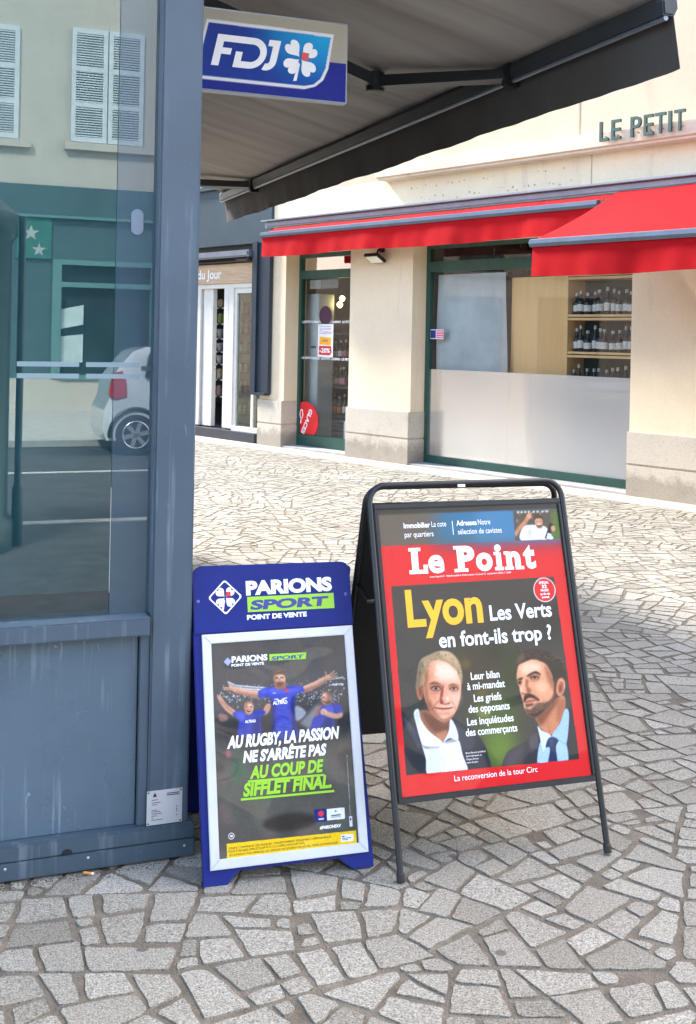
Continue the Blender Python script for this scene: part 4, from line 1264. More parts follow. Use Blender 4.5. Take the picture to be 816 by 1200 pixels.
f.p([(148, 400), (156, 378), (176, 372), (194, 382), (200, 404), (192, 430), (174, 442), (156, 430)], SK, 2.5); f.p([(148, 400), (158, 380), (160, 420), (168, 440), (154, 430)], SKD, 5, .85); f.e(180, 390, 12, 10, (240, 194, 168), 5, .9)
f.l([(158, 402), (168, 401)], 5, (56, 34, 30), 2, .9); f.l([(180, 401), (192, 402)], 5, (56, 34, 30), 2, .9); f.p([(164, 418), (186, 418), (180, 430), (168, 430)], (84, 30, 32), 2, .95); f.l([(168, 420), (184, 420)], 3, (230, 224, 220), 1, .9); f.p([(150, 392), (160, 374), (190, 374), (198, 392), (176, 382)], (128, 92, 70), 4, .8)
# middle player, arms spread wide
f.p([(226, 316), (170, 309), (100, 296), (92, 320), (150, 336), (224, 352)], SK, 2.5); f.p([(226, 338), (150, 326), (96, 312), (92, 320), (150, 337), (224, 352)], SKD, 4, .9); f.l([(220, 320), (120, 304)], 5, (238, 190, 164), 3, .8)
f.p([(102, 296), (72, 288), (62, 292), (90, 318)], SK, 2); f.l([(78, 296), (28, 296)], 7, SK, 2); f.l([(80, 304), (34, 306)], 6, SK, 2); f.l([(84, 310), (50, 315)], 6, SKD, 2); f.l([(84, 292), (66, 274)], 7, SK, 2)
f.p([(470, 292), (540, 262), (602, 230), (616, 250), (552, 292), (478, 320)], SK, 2.5); f.p([(476, 306), (550, 280), (612, 244), (616, 252), (552, 293), (478, 322)], SKD, 4, .9); f.l([(480, 294), (590, 242)], 5, (238, 190, 164), 3, .8)
f.p([(600, 232), (618, 222), (632, 236), (616, 250)], SK, 2); f.l([(606, 230), (604, 204)], 6, SK, 2); f.l([(616, 228), (656, 200)], 6, SK, 2); f.l([(622, 232), (670, 212)], 6, SK, 2); f.l([(622, 240), (672, 228)], 6, SK, 2); f.l([(618, 246), (660, 242)], 5, SKD, 2)
f.p([(226, 316), (258, 300), (318, 292), (346, 300), (380, 290), (432, 284), (470, 290), (480, 318), (436, 332), (424, 400), (430, 490), (442, 570), (304, 570), (312, 480), (300, 392), (290, 352), (252, 352), (226, 348)], (42, 58, 170), 2.5)
f.p([(240, 312), (310, 298), (350, 310), (400, 298), (460, 296), (430, 320), (340, 326), (260, 326)], (78, 96, 214), 7, .8); f.p([(300, 350), (316, 400), (318, 560), (304, 560), (300, 400)], (20, 28, 96), 7, .9); f.p([(424, 340), (404, 400), (420, 560), (438, 560), (424, 420)], (20, 28, 96), 7, .9)
for a, b in (((290, 350), (340, 420)), ((430, 336), (390, 410)), ((330, 440), (400, 470)), ((320, 500), (410, 520)), ((350, 330), (340, 380)), ((250, 330), (292, 350)), ((450, 310), (432, 332))): f.l([a, b], 5, (24, 32, 110), 4, .7); f.l([(a[0] + 6, a[1] - 3), (b[0] + 6, b[1] - 4)], 3, (90, 108, 224), 3, .6)
f.e(383, 311, 14, 8, (206, 50, 60), 2); f.l([(304, 326), (322, 326)], 4, (230, 230, 240), 1.5, .9)
f.p([(310, 360), (330, 356), (346, 366), (362, 354), (388, 350), (366, 366), (350, 376), (330, 366)], (232, 234, 244), 1.5, .95)
f.p([(322, 262), (374, 262), (380, 296), (348, 306), (316, 296)], SKD, 3)
f.p([(308, 226), (330, 216), (362, 218), (376, 230), (373, 266), (358, 288), (338, 294), (320, 276)], SK, 2.5); f.p([(308, 228), (324, 222), (322, 262), (334, 290), (318, 274)], SKD, 5, .9); f.e(350, 236, 14, 9, (240, 196, 170), 5, .9); f.e(362, 256, 8, 9, (230, 172, 144), 4, .8)
f.l([(318, 242), (334, 240)], 6, (48, 30, 26), 2, .95); f.l([(346, 239), (364, 239)], 6, (48, 30, 26), 2, .95); f.l([(342, 244), (344, 258)], 5, SKD, 2, .9)
f.p([(322, 268), (336, 262), (356, 262), (370, 262), (360, 286), (340, 296), (326, 284)], (96, 62, 50), 4, .85); f.l([(332, 271), (358, 270)], 5, (120, 50, 46), 2, .95)
f.p([(303, 226), (308, 204), (326, 194), (352, 192), (374, 202), (380, 222), (376, 238), (364, 222), (336, 220), (314, 226), (308, 240)], (98, 72, 56), 3); f.l([(320, 206), (350, 200)], 5, (140, 108, 84), 3, .8)
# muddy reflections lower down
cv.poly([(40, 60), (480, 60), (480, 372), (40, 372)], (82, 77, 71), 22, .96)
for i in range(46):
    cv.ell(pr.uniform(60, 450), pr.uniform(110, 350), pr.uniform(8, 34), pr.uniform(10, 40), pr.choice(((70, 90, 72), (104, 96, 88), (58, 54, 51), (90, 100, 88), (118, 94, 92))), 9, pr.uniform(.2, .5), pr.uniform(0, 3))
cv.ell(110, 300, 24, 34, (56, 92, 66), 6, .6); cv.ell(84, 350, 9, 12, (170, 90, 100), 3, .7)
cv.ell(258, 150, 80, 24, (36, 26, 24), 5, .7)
# yellow legal strip and small logos
cv.poly([(71, 70), (456, 70), (456, 109), (71, 109)], (240, 196, 16))
cv.poly([(408, 82), (447, 82), (447, 101), (408, 101)], (240, 240, 240)); cv.poly([(412, 95), (420, 95), (420, 98), (412, 98)], (60, 70, 160)); cv.line([(412, 91), (440, 91)], 2, (80, 80, 90)); cv.line([(412, 87), (430, 87)], 2, (80, 80, 90))
cv.poly([(332, 142), (370, 142), (370, 177), (332, 177)], (28, 40, 110)); cv.ell(352, 164, 9, 8, (225, 50, 70), .8); cv.line([(344, 150), (360, 150)], 3.5, (230, 230, 240), .4)
cv.poly([(370, 144), (424, 144), (424, 175), (370, 175)], (232, 234, 240)); cv.line([(382, 156), (412, 156)], 3.5, (60, 90, 70), .4); cv.line([(382, 151), (412, 151)], 2, (120, 130, 130), .4); cv.ell(397, 167, 3, 3, (120, 130, 150), .5)
cv.poly([(437, 121), (446, 121), (446, 149), (437, 149)], (220, 220, 225)); cv.ell(441, 141, 2.5, 4, (60, 60, 60), .5); cv.line([(441, 150), (441, 320)], 1.2, (210, 210, 215), .4, .8)
cv.ell(85, 128, 9, 9, (220, 215, 215), .5); cv.ell(85, 128, 6.6, 6.6, (60, 50, 48), .5); cv.line([(81, 128), (89, 128)], 5, (230, 220, 210), .5)
cv.grain(.03, 2)
po = cv.mesh(BET, 1.2, 'poster', PRINT, bb)
Z = 1.75
T = lambda s, x0, x1, b, c, nm, m, par, bold=.03, sh=0.0, z=Z: text(BET, s, x0, x1, b, c, z, nm, m, par, bold, sh)
T('AU RUGBY, LA PASSION', 80, 416, 366, 35, 'headline', INK_WHITE, po, .045, .18)
T('NE S’ARRÊTE PAS', 126, 375, 323, 33, 'headline', INK_WHITE, po, .045, .18)
T('AU COUP DE', 144, 362, 277, 36, 'headline', INK_GREEN, po, .045, .18)
T('SIFFLET FINAL.', 122, 388, 231, 37, 'headline', INK_GREEN, po, .045, .18)
g = MB(BET); k = BET.k
for a, b, y in ((138, 368, 267), (116, 396, 220)): g.flat([(a + k * y, y - k * a), (b + k * y, y - k * b), (b + k * y, y + 6 - k * b), (a + k * y, y + 6 - k * a)], Z)
g.build('underline', INK_GREEN, po)
T('PARIONS', 102, 211, 606, 18, 'small_brand', INK_WHITE, po, .04)
g = MB(BET); g.flat([(217 + k * 612, 602), (329 + k * 612, 600), (332 + k * 612, 619), (217 + k * 612, 621)], Z); g.build('lime_bar', INK_GREEN, po)
T('SPORT', 222, 322, 606, 11, 'small_brand', INK_NAVY, po, .03, .2, Z + .4)
T('POINT DE VENTE', 101, 200, 594, 8, 'small_brand', INK_WHITE, po, .03)
T('ALTRAD', 222, 266, 478, 10, 'shirt_lettering', INK_WHITE, po, .03); T('ALTRAD', 136, 168, 432, 8, 'shirt_lettering', INK_WHITE, po, .03)
T('#PARIONSXV', 346, 410, 122, 9, 'hashtag', INK_WHITE, po, .04, .15)
T('JOUER COMPORTE DES RISQUES : ENDETTEMENT, ISOLEMENT, DÉPENDANCE.', 76, 380, 95, 5.5, 'legal_line', INK_BLACK, po, 0.0)
T('POUR ÊTRE AIDÉ, APPELEZ LE 09 74 75 13 13 (APPEL NON SURTAXÉ).', 76, 300, 86, 5.5, 'legal_line', INK_BLACK, po, 0.0)
T('JEU INTERDIT AUX MINEURS. LES MINEURS NE DOIVENT PAS JOUER, MÊME ACCOMPAGNÉS', 76, 400, 77, 5.5, 'legal_line', INK_BLACK, po, 0.0)
g = MB(BET); d0 = 90 + k * 608
g.flat([(d0 - 12, 608), (d0, 596), (d0 + 12, 608), (d0, 620)], Z); di = g.build('small_emblem', ink('pale_blue', (150, 160, 215)), po)
# header print
Zh = 6.8
T('PARIONS', 152, 423, 801, 43, 'brand_lettering', INK_WHITE, hd, .055, 0, Zh)
g = MB(BET); g.flat([(155 + 9, 748), (431 + 5, 745), (431 + 5, 791), (155 + 9, 793)], Zh); g.build('lime_bar', INK_GREEN, hd)
T('SPORT', 162, 404, 757, 29, 'brand_lettering', INK_NAVY, hd, .05, .22, Zh + .4)
T('POINT DE VENTE', 152, 338, 728, 14.5, 'brand_lettering', INK_WHITE, hd, .045, 0, Zh)
g = MB(BET)
dx, dy = 97, 796
rad = lambda r, c: sum([[(dx + (r - c) * math.cos(q) * 1.0 - 0 + c * .55 * math.cos(q + s), dy + (r - c) * math.sin(q) + c * .55 * math.sin(q + s)) for s in (-1.0, -.5, 0, .5, 1.0)] for q in (0, math.pi / 2, math.pi, 1.5 * math.pi)], [])
o1, i1 = rad(56, 14), rad(50, 13)
n_ = len(o1)
for i in range(n_): g.flat([o1[i], o1[(i + 1) % n_], i1[(i + 1) % n_], i1[i]], Zh)
g.build('diamond_outline', INK_WHITE, hd)
g = MB(BET); clover(g, dx, dy, 34, Zh); g.build('clover', INK_WHITE, hd)
g = MB(BET); g.flat([(dx + 3, dy + 2), (dx + 17, dy + 2), (dx + 17, dy + 16), (dx + 3, dy + 16)], Zh + .4); g.build('red_square', INK_RED, hd)
for x, y in ((14, 787), (475, 785)):
    g = MB(BET); g.lathe((x, y, 6), [(6, 0), (5, 2), (2.5, 3)], 12, 'w'); g.build('screw', M('blue_screw', (.10, .12, .32), .3, .3) if 'blue_screw' not in bpy.data.materials else bpy.data.materials['blue_screw'], hd, True)

# ------------------------------------------------------------------ black magazine board
mg = thing('magazine_signboard', (0.5, 3.65, 0), 'black tubular folding board with red magazine cover poster, right of the two', 'signboard')
TUBE = M('black_tube', (0.012, 0.012, 0.014), 0.38, 0, 0.2, 8, 0.06, 60)
def hoop(F, x0, x1, top, r, name, z):
    pts = [(x0, 4, z)] + [(x0, y, z) for y in (300, 600, 900)]
    R_ = 55
    pts += [(x, y, z) for x, y in arcpts(x0 + R_, top - R_, R_, 180, 90, 8)] + [(x, y, z) for x, y in arcpts(x1 - R_, top - R_, R_, 90, 0, 8)]
    pts += [(x1, y, z) for y in (900, 600, 300)] + [(x1, 4, z)]
    o = MB(F).tube(pts, r, 14).build(name, TUBE, mg, True)
    for x in (x0, x1):
        MB(F).lathe((x, 0, z), [(r + 2.5, 0), (r + 3, 3), (r + 3, 22), (r + 1, 24)], 14).build('foot_cap', BLACK_MET, o, True)
    return o
hoop(MAG, 1, 671, 1142, 9.5, 'front_frame', 0)
A = Vector((0.182, 3.273, 0)); e_ = (Vector((0.822, 3.475, 0)) - A).normalized(); bk = Vector((-e_.y, e_.x, 0))
sp = 2 * 1.13 * math.sin(LEAN)
MAGR = Fr(A + bk * (sp + .03) + e_ * .0, e_, Vector((0, 0, math.cos(LEAN))) - bk * math.sin(LEAN), e_.cross(Vector((0, 0, math.cos(LEAN))) - bk * math.sin(LEAN)), 0.001, 0)
hoop(MAGR, -4, 662, 1135, 9.5, 'rear_frame', 0)
PAN = M('black_panel', (0.016, 0.016, 0.017), 0.45, 0, 0.15, 5)
g = MB(MAGR); g.box(6, 652, 215, 1078, -5, 5, 2); g.build('rear_panel', PAN, mg)
g = MB(MAG); g.box(11, 661, 207, 1083, -7, 0, 2); fp = g.build('front_panel', PAN, mg)
for (a, b, c, d) in ((11, 661, 207, 224), (11, 661, 1066, 1083), (11, 25, 224.5, 1065.5), (649, 661, 224.5, 1065.5)):
    g = MB(MAG); g.box(a, b, c, d, 0.2, 7, 2.5); g.build('panel_rim', TUBE, fp)
for x in (8, 655):
    P0, P1 = MAG.pt(x, 790, -6), MAGR.pt(x, 790, 0)
    mid = (P0 + P1) / 2 + Vector((0, 0, -.03))
    g = MB(); g.tube([tuple(P0), tuple(mid), tuple(P1)], .007, 6); g.build('stay', TUBE, mg)
g = MB(MAG); g.box(300, 326, 1128, 1137, 9.3, 10.4); g.build('tape', WP, mg)

cv = Cv(25.5, 224.5, 648.5, 1065.5, 1.75, (214, 22, 30), k=MAG.k)
# top strip: brown fading to blue, small photograph at its right end
cv.poly([(-50, 953), (700, 953), (700, 1100), (-50, 1100)], (96, 84, 72))
cv.poly([(190, 953), (700, 953), (700, 1100), (230, 1100)], (40, 104, 140), 26)
cv.poly([(330, 953), (700, 953), (700, 1030), (380, 1100), (340, 1040)], (62, 124, 165), 18, .7)
cv.poly([(-50, 1050), (700, 1054), (700, 1100), (-50, 1100)], (52, 48, 44), 2)
cl = [(476, 955), (700, 955), (700, 1053), (478, 1051)]
cv.setclip(cl)
cv.poly(cl, (78, 70, 62))
for i in range(40):
    cv.ell(pr.uniform(480, 640), pr.uniform(958, 1052), pr.uniform(2, 7), pr.uniform(3, 9), pr.choice(((120, 96, 74), (56, 56, 60), (150, 140, 128), (74, 84, 50))), 1.5, .7)
for x in (492, 505, 518, 531, 548, 562, 580, 596): cv.line([(x, 1045), (x + 8, 1047)], 6, (225, 215, 200), 1, .9)
cv.poly([(600, 955), (650, 955), (650, 1050), (618, 1050), (608, 1000)], (86, 110, 44), 6, .9)
cv.poly([(498, 954), (506, 996), (535, 1004), (585, 998), (604, 972), (604, 954)], (222, 222, 226), 1.2, 1, True)
cv.poly([(530, 955), (520, 985), (540, 992)], (180, 182, 190), 3, .7)
cv.line([(476, 972), (490, 990), (520, 1016), (532, 1032)], 13, (196, 128, 92), 1.5); cv.ell(534, 1033, 9, 9, (214, 150, 112), 1)
cv.line([(536, 1036), (546, 1044)], 3, (214, 150, 112), .5)
cv.ell(566, 1012, 14, 18, (206, 146, 112), 1); cv.poly([(550, 1018), (552, 1034), (568, 1038), (582, 1030), (583, 1018), (574, 1024), (558, 1024)], (70, 48, 36), 1.2, 1, True)
cv.ell(567, 999, 11, 7, (104, 68, 50), 2, .9); cv.line([(560, 1005), (573, 1005)], 3, (236, 228, 222), .6); cv.line([(558, 1015), (563, 1015)], 2, (50, 30, 26), .5); cv.line([(570, 1015), (575, 1015)], 2, (50, 30, 26), .5)
cv.line([(588, 956), (602, 985), (612, 1006)], 15, (26, 22, 28), 1); cv.poly([(586, 957), (600, 956), (606, 972), (594, 977)], (220, 225, 232), .8); cv.ell(615, 990, 8, 10, (206, 150, 112), 1.5)
cv.setclip(None)
# dark picture field
fld = [(42, 284), (616, 277), (598, 836), (40, 830)]
fld = [(42, 284), (612, 280), (598, 836), (41, 830)]
cv.poly(fld, (58, 55, 51))
cv.setclip(fld)
for x, y, rx, ry, c, bl, a in ((330, 560, 90, 70, (64, 50, 34), 40, .8), (345, 420, 70, 80, (66, 88, 26), 30, .9), (350, 330, 60, 60, (94, 124, 36), 24, .9), (300, 640, 60, 50, (58, 48, 36), 30, .7), (370, 620, 40, 40, (36, 44, 26), 22, .8), (420, 560, 36, 60, (40, 56, 24), 22, .7), (245, 600, 30, 30, (70, 66, 30), 16, .6), (560, 700, 90, 60, (40, 36, 32), 30, .7)):
    cv.ell(x, y, rx, ry, c, bl, a)
# --- first man: sandy hair, white open shirt, dark jacket
U = 0.352
f = Aff(cv, (61.1, .3727, -.0333), (671.5, -.0275, -.3298), U)
f.e(560, 215, 46, 46, (92, 74, 40), 12, .8); f.e(700, 470, 50, 44, (110, 84, 30), 16, .6); f.e(720, 640, 60, 50, (134, 140, 60), 18, .7)
f.p([(5, 630), (60, 690), (130, 760), (185, 900), (255, 1185), (20, 1200), (0, 800)], (34, 36, 46), 4)
f.p([(30, 680), (120, 780), (170, 920), (150, 940), (60, 780)], (74, 78, 92), 8, .7)
f.p([(425, 690), (520, 735), (655, 830), (735, 950), (775, 1190), (560, 1190), (490, 880)], (36, 38, 50), 4)
f.p([(470, 760), (560, 790), (640, 880), (600, 960), (520, 950)], (66, 68, 80), 10, .6)
f.p([(165, 620), (420, 690), (415, 800), (360, 895), (300, 890), (215, 790)], (150, 92, 66), 5)
f.p([(180, 630), (300, 690), (380, 740), (420, 700), (410, 790), (350, 830), (250, 770)], (98, 56, 40), 12, .9)
f.p([(300, 830), (360, 800), (400, 800), (360, 890)], (196, 132, 98), 8, .7)
f.p([(175, 870), (260, 900), (350, 905), (485, 870), (530, 1000), (565, 1190), (255, 1190), (215, 1030)], (222, 228, 240), 3)
f.p([(190, 900), (330, 925), (300, 950), (210, 950)], (128, 126, 122), 6, .85)
f.p([(380, 900), (470, 860), (480, 890), (400, 905)], (136, 134, 132), 5, .8)
f.p([(240, 960), (260, 1180), (330, 1180), (330, 960)], (206, 212, 228), 16, .7)
f.l([(362, 910), (372, 1180)], 4, (188, 196, 214), 2, .9)
f.p([(112, 640), (150, 612), (172, 700), (240, 800), (352, 890), (338, 925), (235, 930), (180, 900), (132, 740)], (226, 232, 242), 3)
f.p([(120, 650), (150, 630), (165, 720), (150, 760)], (170, 178, 196), 8, .6)
f.p([(428, 695), (482, 790), (490, 880), (420, 862), (362, 905), (372, 880), (412, 800)], (214, 224, 240), 3)
f.e(158, 452, 27, 84, (168, 96, 70), 3, 1, -.1); f.e(165, 460, 12, 50, (104, 54, 40), 6, .9, -.1)
f.p([(232, 190), (300, 150), (400, 165), (470, 225), (508, 300), (521, 380), (516, 480), (494, 580), (462, 650), (420, 700), (370, 722), (310, 695), (258, 640), (218, 560), (196, 490), (188, 400), (198, 300), (212, 230)], (224, 160, 128), 3)
f.p([(190, 380), (205, 260), (235, 200), (240, 320), (225, 420), (260, 560), (330, 690), (258, 640), (215, 555)], (136, 78, 56), 14, .9)
f.p([(270, 230), (400, 200), (480, 270), (505, 360), (420, 370), (310, 350)], (250, 204, 180), 20, .95); f.p([(340, 460), (500, 470), (490, 570), (420, 640), (350, 600)], (240, 184, 156), 22, .7)
f.e(395, 290, 60, 40, (250, 212, 190), 18, .7)
f.p([(230, 240), (290, 200), (280, 330), (235, 360)], (214, 146, 110), 12, .7)
f.p([(390, 190), (440, 200), (490, 290), (470, 260), (420, 220)], (206, 130, 84), 8, .8)
f.e(470, 500, 34, 44, (238, 180, 152), 14, .9); f.e(265, 500, 40, 40, (214, 142, 112), 14, .8)
f.e(298, 425, 58, 32, (140, 80, 58), 10, .85); f.e(455, 425, 48, 30, (156, 92, 68), 9, .85)
f.p([(235, 400), (260, 378), (300, 374), (352, 402), (300, 392), (262, 396)], (112, 70, 48), 4, .9)
f.p([(412, 408), (450, 388), (500, 408), (460, 402)], (120, 76, 54), 4, .9)
f.p([(262, 432), (290, 420), (330, 424), (342, 436), (300, 442)], (176, 150, 138), 3, .9); f.e(300, 431, 13, 10, (40, 32, 32), 2, .95)
f.l([(254, 434), (286, 414), (326, 416), (348, 436)], 7, (58, 30, 24), 2.5, .95); f.l([(268, 448), (300, 454), (338, 444)], 5, (110, 62, 46), 3, .8)
f.p([(428, 434), (450, 424), (480, 428), (488, 438), (456, 444)], (184, 158, 146), 3, .9); f.e(456, 433, 12, 9, (40, 32, 32), 2, .95)
f.l([(420, 438), (448, 418), (478, 420), (496, 438)], 7, (58, 30, 24), 2.5, .95); f.l([(430, 450), (460, 455), (490, 446)], 5, (124, 72, 54), 3, .8)
f.l([(240, 470), (285, 478), (330, 468)], 7, (160, 98, 74), 6, .7); f.l([(424, 468), (458, 476), (494, 466)], 6, (176, 112, 86), 6, .6)
f.p([(362, 400), (392, 400), (410, 480), (428, 530), (415, 556), (380, 566), (348, 552), (340, 520)], (226, 160, 132), 6, .95)
f.p([(350, 420), (366, 400), (362, 480), (352, 520), (366, 556), (336, 560), (334, 510)], (142, 58, 42), 6, .9)
f.e(402, 520, 15, 22, (250, 206, 186), 8, .9); f.l([(336, 552), (360, 566), (392, 570), (424, 556)], 8, (96, 44, 34), 4, .95)
f.p([(284, 596), (340, 600), (400, 600), (450, 596), (410, 614), (350, 616), (300, 608)], (140, 66, 58), 3, .95); f.l([(280, 594), (340, 606), (400, 606), (452, 594)], 5, (84, 34, 30), 2, .9)
f.p([(320, 622), (380, 620), (430, 622), (390, 636), (340, 636)], (222, 152, 130), 7, .8); f.l([(320, 650), (370, 656), (420, 646)], 9, (160, 98, 76), 8, .8)
f.e(375, 682, 36, 20, (230, 172, 146), 10, .8)
f.l([(325, 540), (285, 580), (268, 620)], 8, (140, 76, 56), 5, .8); f.l([(432, 540), (462, 580), (466, 616)], 7, (160, 92, 70), 5, .75)
f.p([(260, 640), (310, 690), (372, 722), (430, 696), (462, 650), (420, 680), (370, 700), (310, 670)], (140, 84, 62), 8, .85)
f.p([(128, 440), (134, 330), (160, 190), (240, 134), (330, 100), (420, 108), (492, 176), (525, 270), (530, 390), (512, 350), (480, 275), (420, 214), (380, 196), (310, 178), (240, 215), (212, 300), (194, 405), (160, 395)], (158, 130, 98), 4)
f.p([(330, 104), (420, 112), (488, 180), (500, 250), (440, 205), (360, 160)], (196, 166, 124), 7, .8)
f.p([(128, 440), (134, 330), (165, 200), (190, 220), (170, 330), (160, 400)], (104, 86, 66), 8, .8)
for i in range(120):
    q = pr.uniform(0, 1); x = 140 + 380 * q; y0 = 132 + 420 * (q - .55) ** 2 * 2.2 + pr.uniform(-26, 14)
    if x < 200: y0 = pr.uniform(200, 400); x = pr.uniform(134, 196)
    if x > 470: y0 = pr.uniform(200, 340); x = pr.uniform(486, 520)
    f.l([(x, y0), (x + pr.uniform(0, 26), y0 + pr.uniform(10, 40) * (1 if x < 220 or x > 440 else .4))], 5, pr.choice(((188, 166, 136), (214, 194, 166), (98, 74, 52), (124, 98, 70), (160, 130, 96))), 2.5, .6)
# --- second man: dark hair and beard, turned to the left, suit and tie
f = Aff(cv, (372.8, .3923, -.0436), (666.45, -.0286, -.3382), 0.366)
f.p([(85, 1190), (105, 1025), (220, 950), (312, 888), (372, 805), (400, 960), (400, 1190)], (48, 46, 52), 4)
f.p([(300, 905), (360, 850), (382, 960), (340, 1010), (310, 1000)], (78, 74, 78), 8, .8); f.p([(100, 1040), (210, 965), (250, 1000), (160, 1150), (100, 1150)], (64, 60, 68), 16, .8)
f.l([(305, 990), (380, 1010)], 6, (34, 32, 36), 3, .9); f.l([(372, 830), (392, 1100)], 6, (26, 26, 30), 3, .8)
f.p([(636, 660), (690, 715), (760, 1190), (606, 1190), (612, 960)], (42, 42, 44), 4)
f.p([(386, 1190), (384, 950), (480, 885), (612, 940), (612, 1190)], (164, 194, 240), 3)
f.p([(350, 722), (430, 655), (520, 565), (600, 535), (606, 650), (565, 760), (492, 872), (400, 822), (370, 770)], (196, 124, 88), 4)
f.p([(352, 720), (430, 660), (520, 570), (560, 560), (480, 680), (400, 790)], (112, 62, 40), 12, .9); f.p([(540, 600), (600, 560), (600, 660), (540, 770)], (152, 88, 60), 12, .7)
f.l([(440, 720), (480, 860)], 12, (160, 96, 66), 8, .7)
f.p([(368, 795), (402, 832), (484, 882), (440, 965), (415, 1012), (390, 900)], (206, 222, 250), 2.5); f.p([(608, 648), (642, 700), (612, 965), (540, 918), (490, 880), (562, 772)], (158, 190, 246), 2.5)
f.l([(610, 950), (545, 915), (492, 884)], 5, (110, 140, 196), 3, .8)
f.p([(458, 905), (500, 888), (548, 918), (526, 985), (545, 1190), (452, 1190), (474, 990), (438, 976)], (28, 42, 78), 3); f.p([(470, 910), (500, 900), (500, 960), (480, 970)], (50, 68, 112), 6, .7)
f.p([(186, 340), (200, 270), (240, 235), (330, 212), (420, 240), (470, 300), (512, 390), (524, 480), (512, 560), (430, 650), (352, 716), (292, 706), (256, 650), (242, 590), (222, 520), (214, 470), (196, 430), (187, 380)], (222, 152, 114), 3)
f.p([(220, 260), (320, 235), (390, 250), (400, 310), (290, 330), (225, 340)], (238, 182, 148), 14, .9); f.p([(430, 260), (480, 320), (520, 430), (500, 480), (450, 380)], (150, 88, 60), 14, .85)
f.e(400, 455, 60, 50, (240, 176, 140), 18, .95); f.p([(240, 260), (330, 245), (380, 300), (300, 330), (250, 350)], (246, 194, 162), 12, .8); f.p([(300, 480), (360, 500), (430, 560), (400, 570), (330, 530)], (214, 146, 112), 10, .7)
f.p([(190, 398), (206, 380), (238, 374), (246, 390), (210, 398)], (44, 28, 24), 4, .95); f.p([(270, 362), (300, 338), (350, 316), (390, 340), (388, 352), (340, 340), (296, 364)], (44, 28, 24), 4, .95)
f.e(218, 418, 26, 20, (96, 54, 38), 6, .9); f.e(340, 372, 48, 22, (110, 62, 44), 7, .9)
f.p([(318, 380), (340, 366), (368, 374), (346, 386)], (176, 150, 136), 3, .85); f.e(342, 374, 12, 10, (30, 24, 24), 2, .95); f.l([(306, 380), (336, 360), (376, 370)], 6, (40, 22, 18), 2, .9)
f.e(212, 422, 10, 9, (36, 26, 26), 2, .95); f.l([(196, 416), (212, 410), (234, 418)], 5, (40, 22, 18), 2, .9)
f.l([(300, 402), (340, 408), (378, 396)], 7, (156, 94, 68), 5, .8)
f.p([(238, 380), (262, 390), (270, 460), (306, 486), (290, 512), (248, 516), (224, 508), (212, 470), (226, 430)], (226, 160, 124), 4, .95)
f.p([(262, 390), (288, 400), (284, 450), (312, 488), (292, 512), (268, 480)], (140, 78, 54), 6, .85); f.l([(228, 508), (252, 520), (290, 512)], 7, (84, 42, 32), 3, .9); f.e(228, 478, 10, 18, (246, 196, 168), 6, .8)
f.p([(250, 540), (268, 522), (302, 514), (350, 536), (384, 566), (370, 580), (320, 552), (280, 556), (258, 590), (246, 580)], (62, 40, 34), 5, .92)
f.p([(262, 586), (290, 568), (330, 562), (362, 570), (320, 588), (276, 600)], (190, 108, 92), 3, .95); f.l([(262, 588), (300, 580), (362, 570)], 5, (88, 40, 34), 2, .9)
f.p([(262, 604), (290, 604), (322, 596), (330, 614), (300, 626), (270, 632)], (70, 46, 40), 5, .9)
f.p([(258, 640), (300, 652), (340, 622), (380, 596), (430, 592), (490, 556), (516, 470), (528, 480), (520, 560), (440, 650), (352, 718), (296, 710), (264, 670)], (74, 48, 40), 7, .9)
f.p([(280, 690), (350, 716), (430, 655), (400, 660), (340, 690)], (44, 28, 24), 6, .85); f.p([(330, 610), (380, 596), (420, 610), (380, 650)], (112, 76, 62), 9, .7)
for i in range(90):
    x, y = pr.uniform(270, 510), 0; y = 700 - (x - 300) * .55 + pr.uniform(-70, 6)
    f.l([(x, y), (x + pr.uniform(-6, 4), y + 10)], 3.5, pr.choice(((120, 88, 76), (40, 26, 24), (150, 118, 100))), 2, .5)
f.e(568, 455, 40, 82, (206, 132, 98), 3, 1, .12); f.e(572, 460, 24, 56, (158, 90, 64), 6, .9, .12); f.e(566, 470, 10, 30, (98, 52, 38), 6, .9, .12); f.l([(560, 390), (600, 410), (604, 470)], 8, (230, 164, 130), 4, .9)
f.p([(178, 262), (186, 190), (250, 148), (340, 128), (450, 136), (550, 198), (602, 290), (618, 385), (580, 368), (532, 382), (512, 405), (492, 340), (452, 252), (392, 228), (330, 206), (250, 238), (196, 262)], (50, 38, 32), 5)
f.p([(500, 380), (532, 384), (528, 470), (510, 500), (512, 430)], (60, 42, 36), 6, .9)
f.p([(180, 255), (200, 180), (260, 160), (240, 225)], (96, 76, 52), 8, .8)
for i in range(110):
    q = pr.uniform(0, 1); x = 195 + 390 * q; y0 = 150 + 330 * max(0, q - .5) ** 2 + pr.uniform(-14, 60)
    f.l([(x, y0), (x + pr.uniform(14, 40), y0 + pr.uniform(-16, 22))], 4.5, pr.choice(((84, 66, 54), (112, 92, 74), (28, 22, 20), (66, 52, 44))), 2.5, .55)
# printing tooth over the photographs
cv.grain(.02)
cv.setclip(None)
